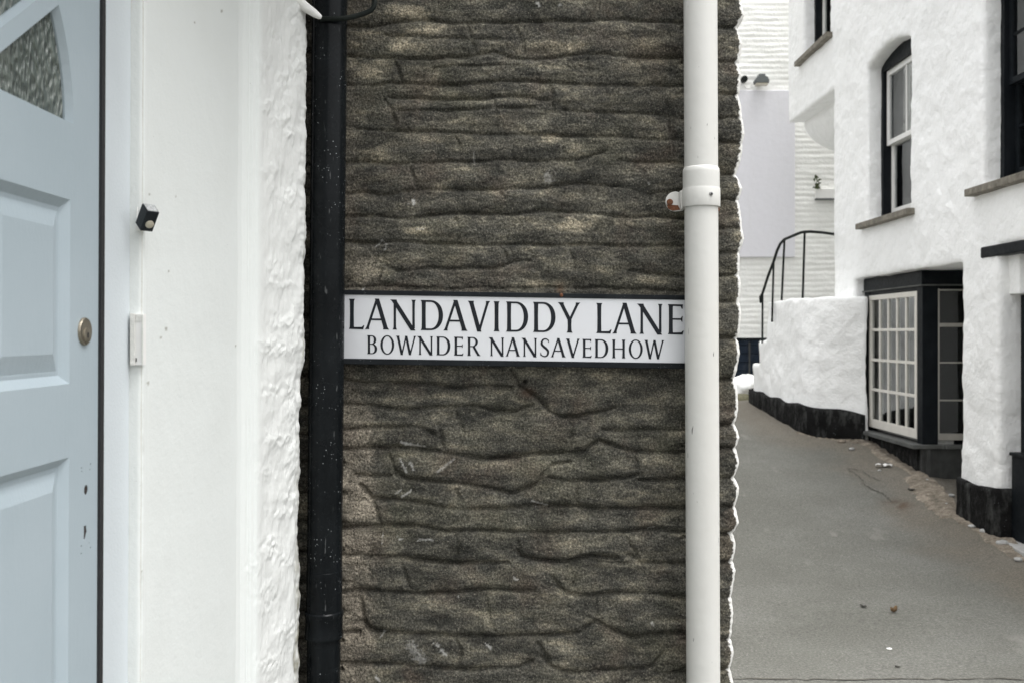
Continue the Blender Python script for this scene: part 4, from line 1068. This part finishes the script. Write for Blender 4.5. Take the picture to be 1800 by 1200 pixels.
    for px, py, r in sp:
        pebble(px, py, r, M['concrete'] if rr.random() < .6 else M['dirt'], 'gutter_stone', 'loose pale stone lying in the sandy gutter at the foot of the white house', 'stone', 'loose stones in the gutter', .55)
    return zat
zat = build_road()

# ================================================================== WHITE HOUSE (right)
FX = 3.70
def build_right():
    root = empty('whitewashed_house', (FX, 9, 0), 'tall whitewashed house with sash windows and black shopfront, right of the lane', 'house')
    out = [(4.0, -.3), (6.25, -.3), (6.25, 2.21), (7.36, 2.21), (7.36, -.3), (7.96, -.3), (7.96, 2.13), (10.48, 2.13), (10.48, -.2), (11.13, -.2), (11.13, 4.35), (12.97, 4.35), (12.97, 7.3), (4.0, 7.3)]
    w = MB().prism_x(out, FX, FX + .42).build('wall', M['wall_right'], root)
    def win(y0, y1, z0, zs, zc):
        n = 10; pts = [(y0, z0), (y1, z0)]
        for k in range(n + 1):
            u = k / n; pts.append((y1 + (y0 - y1) * u, zs + (zc - zs) * (1 - (2 * u - 1) ** 2)))
        return pts
    W1 = win(8.986, 10.06, 2.70, 4.30, 4.40); W2 = win(6.50, 7.60, 2.70, 4.30, 4.40); W3 = win(11.27, 12.28, 5.03, 6.55, 6.65)
    cut(w, [MB().prism_x(q, FX - .1, FX + .6) for q in (W1, W2, W3)])
    plaster(w, .026, [(.55, .028, 2), (.20, .016, 1), (.07, .013, 1)])
    # core & rooms
    MB().box(4.75, 8.0, 4.0, 11.1, -.3, 7.25).build('house_body', M['room'], root)
    MB().box(4.12, 8.0, 11.0, 11.13, -.3, 4.35).build('end_wall', M['wall_right'], root)
    MB().box(4.12, 8.0, 11.13, 12.95, 4.37, 4.47).build('overhang_floor', M['wall_right'], root)
    MB().box(4.10, 8.0, 12.85, 12.95, 4.47, 7.25).build('end_wall', M['wall_right'], root)
    MB().box(4.10, 4.75, 4.0, 11.0, 2.32, 2.46).build('upper_floor', M['room'], root)
    MB().prism_y([(3.55, 7.3), (8.2, 7.3), (5.9, 8.9)], 3.9, 13.1).build('roof', M['slate'], root)
    # shopfront soffit
    MB().box(FX + .40, 4.75, 7.96, 10.48, 2.135, 2.2).build('soffit', M['wall_right'], root)
    # corbelled cove under the overhang
    N, K = 24, 16; V = np.zeros((N, K, 3))
    for i in range(N):
        th = math.pi / 2 * i / (N - 1)
        for k in range(K):
            ph = math.pi * k / (K - 1)
            V[i, k] = (4.78 - .88 * math.cos(th), 11.14 + 1.78 * k / (K - 1), 4.365 - .47 * math.sin(th))
    link('cove', grid_mesh('cove', V), M['wall_right'], root, True)
    # sash windows ---------------------------------------------------
    def sash_window(y0, y1, z0, zs, zc, frame_m, sash_m, curtain_m, bars_u, bars_l, xo=FX + .14, cols=2):
        wd = None
        # box frame
        poly_o = win(y0, y1, z0, zs, zc)
        f = MB()
        fw = .055
        f.box(xo, xo + .16, y1 - fw, y1 + .02, z0, zs + .02); f.box(xo, xo + .16, y0 - .02, y0 + fw, z0, zs + .02)
        f.box(xo + .001, xo + .159, y0 + fw, y1 - fw, z0, z0 + .05)
        # arched head
        n = 10
        for k in range(n):
            u0, u1 = k / n, (k + 1) / n
            a = (y1 + (y0 - y1) * u0, zs + (zc - zs) * (1 - (2 * u0 - 1) ** 2)); b = (y1 + (y0 - y1) * u1, zs + (zc - zs) * (1 - (2 * u1 - 1) ** 2))
            f.prism_x([(a[0], a[1] + .03), (b[0], b[1] + .03), (b[0], zs - .055), (a[0], zs - .055)], xo + .0015, xo + .158)
        wd = f.build('window', frame_m, root)
        zm = (z0 + .05 + zs - .055) / 2
        def sash(xa, za, zb, vb, hb, rail_b, rail_t):
            s_ = MB(); st = .05; a, b = y0 + fw + .004, y1 - fw - .004
            s_.box(xa, xa + .04, a, a + st, za, zb).box(xa, xa + .04, b - st, b, za, zb)
            s_.box(xa + .001, xa + .039, a + st, b - st, za, za + rail_b).box(xa + .001, xa + .039, a + st, b - st, zb - rail_t, zb)
            for k in range(1, vb): yy = a + st + (b - a - 2 * st) * k / vb; s_.box(xa + .006, xa + .034, yy - .011, yy + .011, za + rail_b, zb - rail_t)
            for k in range(1, hb): zz = za + rail_b + (zb - za - rail_b - rail_t) * k / hb; s_.box(xa + .007, xa + .033, a + st, b - st, zz - .011, zz + .011)
            s_.build('sash', sash_m, wd, False, .003)
            MB().box(xa + .017, xa + .022, a + st * .5, b - st * .5, za + .02, zb - .02).build('pane', M['glass'], wd)
        sash(xo + .035, zm - .02, zs - .05, bars_u[0], bars_u[1], .05, .06)
        sash(xo + .082, z0 + .045, zm + .02, bars_l[0], bars_l[1], .08, .045)
        # a pair of curtains, folded cloth
        for c0, c1 in ((y0 + .05, y0 + .05 + (y1 - y0) * .36), (y1 - .05 - (y1 - y0) * .40, y1 - .05)):
            ny, nzv = 40, 3
            ys = np.linspace(c0, c1, ny); V = np.zeros((nzv, ny, 3))
            for i, z in enumerate(np.linspace(z0 + .05, zs, nzv)):
                V[i, :, 0] = xo + .185 + .030 * np.sin(ys * 52) + .012 * np.sin(ys * 131); V[i, :, 1] = ys; V[i, :, 2] = z
            cu = link('curtain', grid_mesh('curtain', V), curtain_m, wd, True)
            m = cu.modifiers.new('s', 'SOLIDIFY'); m.thickness = .003
        # stone sill
        sl = MB().box(FX - .075, FX + .15, y0 - .10, y1 + .16, z0 - .062, z0 - .002).build('window_sill', M['sill'], wd, False, .008)
        return wd
    sash_window(8.986, 10.06, 2.70, 4.30, 4.40, M['bwood'], M['sash'], M['curtain_grey'], (2, 1), (1, 1))
    sash_window(6.50, 7.60, 2.70, 4.30, 4.40, M['bwood'], M['bwood'], M['curtain'], (3, 2), (3, 2))
    sash_window(11.27, 12.28, 5.03, 6.55, 6.65, M['bwood'], M['sash'], M['curtain_grey'], (2, 1), (1, 1))
    # shop window ------------------------------------------------------
    sx = FX + .12
    ya, yb = 9.0, 10.475
    sf = MB()
    zr = .50
    sf.box(sx - .012, sx + .16, ya - .012, yb, 2.0, 2.128)           # fascia front
    sf.box(sx + .16, 4.74, ya - .011, ya + .12, 2.001, 2.127)        # fascia return
    sf.box(sx, sx + .10, yb - .14, yb, zr, 2.0)                      # far post
    sf.box(sx, sx + .145, ya, ya + .12, zr, 2.0)                      # corner post
    sf.box(sx + .004, sx + .10, ya + .12, yb - .14, 1.945, 1.9995)
    sf.box(4.34, 4.74, ya + .001, ya + .10, zr, 2.0)
    shop = sf.build('shop_window', M['bwood'], root, False, .004)
    # cornice bead
    MB().box(sx - .028, sx + .02, ya - .03, yb, 1.985, 1.999).box(sx + .021, 4.74, ya - .03, ya + .0, 1.9855, 1.9985).build('moulding', M['sillgrey'], shop)
    # lattice window
    la, lb, lz0, lz1 = ya + .12, yb - .14, .555, 1.944
    lt = MB()
    lt.box(sx - .006, sx + .05, la, la + .05, lz0, lz1).box(sx - .006, sx + .05, lb - .05, lb, lz0, lz1)
    lt.box(sx - .0055, sx + .0495, la + .05, lb - .05, lz0, lz0 + .085).box(sx - .0055, sx + .0495, la + .05, lb - .05, lz1 - .05, lz1)
    nyb, nzb = 5, 4
    for k in range(1, nyb): yy = la + .05 + (lb - la - .1) * k / nyb; lt.box(sx + .002, sx + .035, yy - .014, yy + .014, lz0 + .085, lz1 - .05)
    for k in range(1, nzb): zz = lz0 + .085 + (lz1 - lz0 - .135) * k / nzb; lt.box(sx + .0035, sx + .0335, la + .05, lb - .05, zz - .014, zz + .014)
    lt.build('lattice', M['sashcream'], shop, False, .003)
    MB().box(sx + .015, sx + .020, la + .03, lb - .03, lz0 + .05, lz1 - .03).build('pane', M['glass'], shop)
    # return window (towards the recess)
    rt = MB()
    for z0_, z1_ in ((.555, .615), (.918, .932), (1.268, 1.282), (1.605, 1.64), (1.94, 1.955)): rt.box(3.975, 4.34, ya - .004, ya + .03, z0_, z1_)
    rt.box(3.966, 3.978, ya - .005, ya + .031, .555, 1.96)
    rt.build('side_lattice', M['sashshade'], shop, False, .002)
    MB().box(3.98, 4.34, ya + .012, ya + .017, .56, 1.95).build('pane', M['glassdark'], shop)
    MB().box(3.99, 4.34, ya + .055, ya + .075, .5, 2.0).build('dark_backing', M['bwood'], shop)  # black sheet behind the pane in place of the dim shop interior
    # slate sill and stall riser
    MB().box(sx - .10, sx + .2, ya - .03, yb + .02, .475, .515).box(sx + .2, 4.7, ya - .05, ya + .1, .4755, .5145).build('window_sill', M['sillgrey'], shop, False, .006)
    MB().box(sx - .03, sx + .2, ya + .05, yb, -.1, .475).build('stall_riser', M['bplinth'], shop)
    MB().box(sx - .005, 4.7, ya - .0, ya + .05, -.1, .474).box(sx + .03, sx + .07, ya - .02, ya - .0001, -.1, .474).build('side_riser', M['bgrey'], shop)
    # things inside the shop window
    V = np.zeros((3, 70, 3)); ys = np.linspace(la, lb, 70)
    for i, z in enumerate((.5, 1.2, 2.0)):
        V[i, :, 0] = sx + .40 + .03 * np.sin(ys * 38) + .015 * np.sin(ys * 91); V[i, :, 1] = ys; V[i, :, 2] = z
    cu = link('curtain', grid_mesh('curtain', V), M['curtain_grey'], shop, True); m = cu.modifiers.new('s', 'SOLIDIFY'); m.thickness = .003
    MB().box(sx + .09, sx + .30, la - .1, lb + .1, .50, .62).build('display_shelf', M['concrete'], shop)
    MB().box(sx + .15, sx + .165, la + .12, la + .30, .62, .86).box(sx + .17, sx + .18, la + .40, la + .56, .62, .80).build('display_card', M['teal'], shop)
    # pier block (corbel), plinth, beam, neighbouring doorway
    o = MB().box(FX + .08, 4.3, 7.20, 7.40, 1.84, 2.21).build('corbel', M['wall_right'], root); plaster(o, .02, [(.3, .02, 1)])
    mb = MB(); 
    n = Noise(91); NZ, NS = 14, 40
    path = [(4.05, 7.985), (FX - .02, 7.985), (FX - .055, 7.94), (FX - .055, 7.42), (FX - .02, 7.315), (FX + .06, 7.295), (4.05, 7.295)]
    sg = np.array(path); dl = np.hypot(*np.diff(sg, axis=0).T); cm = np.concatenate([[0], np.cumsum(dl)]); ss = np.linspace(0, cm[-1], 80)
    X = np.interp(ss, cm, sg[:, 0]); Y = np.interp(ss, cm, sg[:, 1])
    zl = np.linspace(0, 1, 16); V = np.zeros((17, 80, 3))
    for i in range(17):
        u = min(1, i / 15)
        topz = .36 + .012 * np.sin(ss * 7)
        zz = -.15 + (topz + .15) * u
        off = .010 * n.fbm(ss * 6, np.full_like(ss, i * .35), 3) + .006 * n.fbm(ss * 25, np.full_like(ss, i * 1.3), 2)
        V[i, :, 0] = X - off - (0.0 if i < 16 else -.06); V[i, :, 1] = Y - off * .6 + (0 if i < 16 else .05 * np.where(Y < 7.6, 1, -1)); V[i, :, 2] = zz
    link('plinth', grid_mesh('plinth', V), M['bplinth'], root, True)
    MB().box(FX - .012, FX + .25, 6.2, 7.62, 2.135, 2.222).build('beam', M['bwood'], root, False, .012)
    dw = MB().box(3.865, 4.05, 6.3, 7.35, -.1, 1.835).build('shop_door', M['bwood'], root, False, .006)
    MB().box(3.86, 4.05, 6.3, 7.20, 1.835, 2.13).build('door_head', M['wall_right'], root)
    MB().box(3.765, 3.95, 6.55, 7.29, -.02, .63).box(3.75, 3.96, 6.55, 7.30, .6301, .655).build('door_panel', M['bwood'], dw, False, .006)
    MB().prism_z([(3.69, 7.33), (3.62, 6.9), (3.55, 6.3), (4.1, 6.3), (4.1, 7.33)], -.2, .0).build('doorstep', M['concrete'], root, False, .008)
    MB().box(4.3, 4.74, 7.99, 8.7, 0, 2.1).build('recess_bounce', M['wall_right'], root, False, .004)  # unseen block, made white to bounce light up to the soffit
build_right()

# ================================================================== STAIR WALL, RAILING
def build_stairs():
    root = empty('stair_wall', (3.4, 11.4, .4), 'low lumpy white stair wall with black base, beside the far end of the house', 'wall')
    path = [(3.72, 10.30, 1.95), (3.5, 10.38, 1.95), (3.31, 10.50, 1.945), (3.215, 10.70, 1.945), (3.185, 11.2, 1.95), (3.175, 11.62, 1.93), (3.17, 11.86, 1.84)]
    mb = MB()
    # landing block plus two descending steps, one solid
    mb.prism_z([(3.78, 10.27)] + [(x, y) for x, y, _ in path] + [(3.168, 11.98), (4.6, 11.98), (4.6, 11.2), (3.78, 11.12)], -.1, 1.93)
    mb.prism_z([(3.165, 11.9), (3.155, 12.33), (4.6, 12.33), (4.6, 11.9)], -.1, 1.44)
    mb.prism_z([(3.155, 12.3), (3.15, 12.68), (4.6, 12.68), (4.6, 12.3)], -.1, 1.15)
    o = mb.build('wall', M['wall_right'], root)
    plaster(o, .026, [(.5, .06, 2), (.20, .022, 1), (.07, .006, 1)])
    # plinth
    pl = [(3.75, 10.27, .68), (3.5, 10.35, .73), (3.30, 10.47, .75), (3.195, 10.68, .755), (3.16, 11.2, .76), (3.15, 11.8, .78), (3.14, 12.3, .80), (3.13, 12.70, .82), (3.3, 12.74, .82)]
    a = np.array(pl); dl = np.hypot(*np.diff(a[:, :2], axis=0).T); cm = np.concatenate([[0], np.cumsum(dl)]); ss = np.linspace(0, cm[-1], 120)
    X, Y, T_ = [np.interp(ss, cm, a[:, i]) for i in range(3)]
    n = Noise(17); V = np.zeros((14, 120, 3))
    nx = -np.gradient(Y); ny = np.gradient(X); L = np.hypot(nx, ny); nx, ny = nx / L, ny / L
    sgn = np.where(nx + ny > 0, -1, 1)
    for i in range(14):
        u = min(1, i / 12); z = .15 + (T_ + .012 * np.sin(ss * 9) - .15) * u
        off = .03 + .018 * n.fbm(ss * 5, np.full_like(ss, i * .4), 3) + .008 * n.fbm(ss * 22, np.full_like(ss, i * 1.3), 2) - (.09 if i == 13 else 0)
        V[i, :, 0] = X + nx * off * sgn; V[i, :, 1] = Y + ny * off * sgn; V[i, :, 2] = z
    link('plinth', grid_mesh('plinth', V), M['bplinth'], root, True)
    # railing
    hr = empty('stair_railing', (3.15, 12.1, 1.4), 'thin black metal handrail on posts along the white stair wall', 'railing')
    tops = []
    for px0, py0, px1, py1, Y in [(1340.5, 516, 1340, 603, 12.12), (1360, 460, 1357, 566, 11.70), (1379, 421, 1374, 528, 11.30), (1414.5, 408, 1411, 524, 10.75)]:
        a_, b_ = P(px0, py0, Y), P(px1, py1, Y)
        MB().tube([b_, a_], .0125, 10).build('post', M['bmetal'], hr, True); tops.append(a_)
    pts = [P(1337.5, 533, 12.14), P(1336.5, 522, 12.14), tops[0], P(1350, 486, 11.9), tops[1], P(1366, 441, 11.55), P(1372, 428, 11.45), tops[2], P(1396, 414, 11.0), P(1408, 409, 10.82), tops[3], P(1424, 407.5, 10.78), P(1445, 409, 10.95), P(1466, 412, 11.14)]
    MB().tube(pts, .0165, 10).build('rail', M['bmetal'], hr, True)
build_stairs()

# ================================================================== BACK BUILDING
def build_back():
    BY = 14.2
    root = empty('brick_building', (3.8, BY, .6), 'white painted brick building closing off the end of the lane', 'building')
    xs = np.arange(0.2, 6.6, .03); zs = np.arange(1.44, 7.6, .016)
    Xg, Zg = np.meshgrid(xs, zs); n = Noise(55); n2 = Noise(56)
    zz = Zg + .012 * n.fbm(Xg * 1.2, Zg * 1.2, 3) + .006 * n2.fbm(Xg * 6, Zg * 3, 2)
    ph = (zz / .078) % 1.0; row = np.floor(zz / .078)
    bed = np.exp(-((ph - .5) / .16) ** 2)
    bx = (Xg / .235 + .5 * (row % 2)) % 1.0; perp = np.exp(-((bx - .5) / .05) ** 2) * .5
    h = .014 * n.fbm(Xg * 1.5, Zg * 1.5, 3) + .006 * n2.fbm(Xg * 5, zz * 14, 3) - .009 * np.maximum(bed, perp) * (.7 + .8 * n2.fbm(Xg * 2, Zg * 7, 2))
    V = np.stack([Xg, BY - h, Zg], -1)
    link('wall', grid_mesh('wall', V), M['brick'], root, True)
    MB().box(.2, 6.6, BY + .06, BY + 4, .3, 7.6).build('building_body', M['brick'], root)
    a, b = P(1240, 160, BY), P(1396, 453, BY)
    MB().box(a[0], b[0], BY - .05, BY + .03, b[2], a[2]).build('render_panel', M['lilac'], root, False, .012)
    # boarded opening
    zt = P(0, 598, BY)[2]; x1 = P(1335, 0, BY)[0]
    MB().box(2.6, x1 + .6, BY - .02, BY + .05, zt, zt + .035).build('lintel', M['bwood'], root)
    mb = MB(); z = .5
    while z < zt - .01:
        mb.box(2.6, x1 + .6, BY + .0, BY + .04, z, min(z + .11, zt)); mb.box(2.6, x1 + .6, BY + .012, BY + .05, z + .1101, z + .1249); z += .125
    sh = mb.build('shutter', M['navy'], root, False, .004)
    MB().box(P(1317, 0, BY)[0] - .012, P(1317, 0, BY)[0] + .012, BY - .02, BY - .0005, .7, zt - .03).build('bar', M['bgrey'], sh)
    # flood light & speaker
    lc = P(1338, 142, BY - .12)
    t = empty('wall_light', lc, 'small grey floodlight on the white brick above the lilac render panel', 'wall light')
    S = (BY - .12) / F
    prof = [(-12, 6), (12, 6), (12.5, 1), (9, -5), (5.5, -6), (5.5, -10), (-6, -10), (-6, -6), (-9, -5), (-12.5, 1)]
    MB().prism_y([(lc[0] + x * S, lc[2] - y * S) for x, y in prof], BY - .20, BY - .06).build('housing', M['lampgrey'], t, False, .01)
    MB().box(lc[0] - 10 * S, lc[0] + 10 * S, BY - .19, BY - .08, lc[2] - 9 * S, lc[2] - 6.05 * S).build('lamp_glass', M['lens'], t)
    MB().box(lc[0] - 3 * S, lc[0] + 3 * S, BY - .06, BY + .01, lc[2] - 2 * S, lc[2] + 4 * S).build('arm', M['lampgrey'], t)
    MB().tube([P(1328, 147, BY - .05), P(1322, 148, BY - .04), P(1318, 155, BY - .04), P(1312, 156, BY - .04), P(1308, 150, BY - .04)], .01, 8).build('cable', M['boxgrey'], t, True)
    c = P(1309, 139, BY - .1)
    t = empty('wall_speaker', c, 'small dark round fitting on the white brick wall, left of the floodlight', 'wall fitting')
    MB().tube([(c[0], BY - .12, c[2]), (c[0], BY - .11, c[2]), (c[0], BY - .03, c[2])], [.036, .046, .046], 20).build('body', M['bmetal'], t, True)
    MB().tube([(c[0], BY - .03, c[2]), (c[0], BY + .02, c[2])], .03, 14).build('back_plate', M['bmetal'], t, True)
    # meter box
    a, b = P(1436, 331, BY - .08), P(1482, 349, BY - .08)
    t = empty('meter_box', ((a[0] + b[0]) / 2, BY, b[2]), 'pale grey utility box on the brick wall behind the house corner', 'utility box')
    MB().box(a[0], b[0] + .1, BY - .06, BY + .01, b[2], a[2]).build('box', M['boxgrey'], t, False, .01)
    MB().box(a[0] - .01, b[0] + .11, BY - .075, BY - .01, b[2] - .02, b[2] - .0005).build('base_lip', M['lampgrey'], t)
    # sprig of fern growing from the wall
    c = P(1434, 322, BY - .06); rr = random.Random(4)
    mb = MB()
    for k in range(34):
        a_ = rr.uniform(0, 6.28); l = rr.uniform(.04, .09); d = Vector((math.cos(a_) * .55, -rr.uniform(.2, 1), math.sin(a_) * .9 + .2)).normalized()
        p0 = Vector(c) + Vector((rr.uniform(-.02, .02), 0, rr.uniform(-.10, .08))); sd = d.cross(Vector((0, 1, .3))).normalized() * .016
        p1 = p0 + d * l * .5; p2 = p0 + d * l + Vector((0, 0, -.02))
        mb.add([p0, p1 + sd, p2, p1 - sd], [(0, 1, 2, 3)])
    o = mb.build('wall_fern', M['leafgreen'], None); tag(o, 'small green fern sprouting from the white brick wall', 'plant')
    # rough white lump at the wall foot
    bm = bmesh.new(); bmesh.ops.create_icosphere(bm, subdivisions=4, radius=1)
    n = Noise(66)
    for v in bm.verts:
        k = 1 + .18 * float(n(v.co.x * 2 + 3, v.co.z * 2)) + .10 * float(n(v.co.x * 5 + 3, v.co.y * 5))
        v.co = Vector((v.co.x * .36, v.co.y * .28, v.co.z * .20)) * k
    me = bpy.data.meshes.new('boulder'); bm.to_mesh(me); bm.free()
    p = P(1301, 682, 13.5)
    o = link('boulder', me, M['wall_right'], None, True); o.location = (p[0] + .05, 13.6, p[2] - .02); tag(o, 'white painted boulder at the foot of the brick building', 'boulder')
    bm = bmesh.new(); bmesh.ops.create_icosphere(bm, subdivisions=3, radius=1)
    for v in bm.verts: v.co = Vector((v.co.x * .34, v.co.y * .22, v.co.z * .13)) * (1 + .25 * float(n(v.co.x * 3, v.co.y * 3 + v.co.z)))
    me = bpy.data.meshes.new('moss'); bm.to_mesh(me); bm.free()
    p = P(1306, 706, 13.1); o = link('moss_clump', me, M['moss'], None, True); o.location = (p[0], 13.1, p[2] - .02); tag(o, 'olive brown moss clump in front of the white boulder', 'moss')
build_back()

# ================================================================== LIGHT, SKY, CAMERA
sc = bpy.context.scene
w = bpy.data.worlds.new('World'); sc.world = w; w.use_nodes = True
nt = w.node_tree; nt.nodes.clear()
wo = nt.nodes.new('ShaderNodeOutputWorld'); bg = nt.nodes.new('ShaderNodeBackground'); sk = nt.nodes.new('ShaderNodeTexSky'); hs = nt.nodes.new('ShaderNodeHueSaturation')
SUN_EL, SUN_AZ = math.radians(75), math.radians(122)     # azimuth clockwise from +Y
sk.sky_type = 'NISHITA'; sk.sun_disc = False; sk.sun_elevation = SUN_EL; sk.sun_rotation = SUN_AZ; sk.dust_density = 5.0; sk.air_density = 1.0; sk.ozone_density = 1.0
hs.inputs['Saturation'].default_value = 0.06
bg.inputs['Strength'].default_value = 0.15
nt.links.new(sk.outputs[0], hs.inputs['Color']); nt.links.new(hs.outputs[0], bg.inputs['Color']); nt.links.new(bg.outputs[0], wo.inputs['Surface'])
L = bpy.data.lights.new('overcast_sun', 'SUN'); L.energy = 0.9; L.angle = math.radians(45); L.color = (1.0, 0.985, 0.955)
lo = bpy.data.objects.new('overcast_sun', L); C.objects.link(lo)
d = Vector((math.sin(SUN_AZ) * math.cos(SUN_EL), math.cos(SUN_AZ) * math.cos(SUN_EL), math.sin(SUN_EL)))
lo.rotation_euler = d.to_track_quat('Z', 'Y').to_euler(); lo.location = d * 20
cam = bpy.data.cameras.new('Camera'); co = bpy.data.objects.new('Camera', cam); C.objects.link(co)
co.location = (0, 0, CAMZ); co.rotation_euler = (math.pi / 2, 0, 0)
cam.sensor_width = 23.5; cam.lens = F / 1800 * 23.5; cam.shift_y = -15 / 1800; cam.clip_start = 0.05; cam.clip_end = 500
cam.dof.use_dof = True; cam.dof.focus_distance = 3.16; cam.dof.aperture_fstop = 3.4
sc.camera = co
sc.view_settings.view_transform = 'Standard'; sc.view_settings.look = 'None'; sc.view_settings.exposure = 1.4; sc.view_settings.gamma = 1
sc.cycles.max_bounces = 8; sc.cycles.diffuse_bounces = 5; sc.cycles.transparent_max_bounces = 16
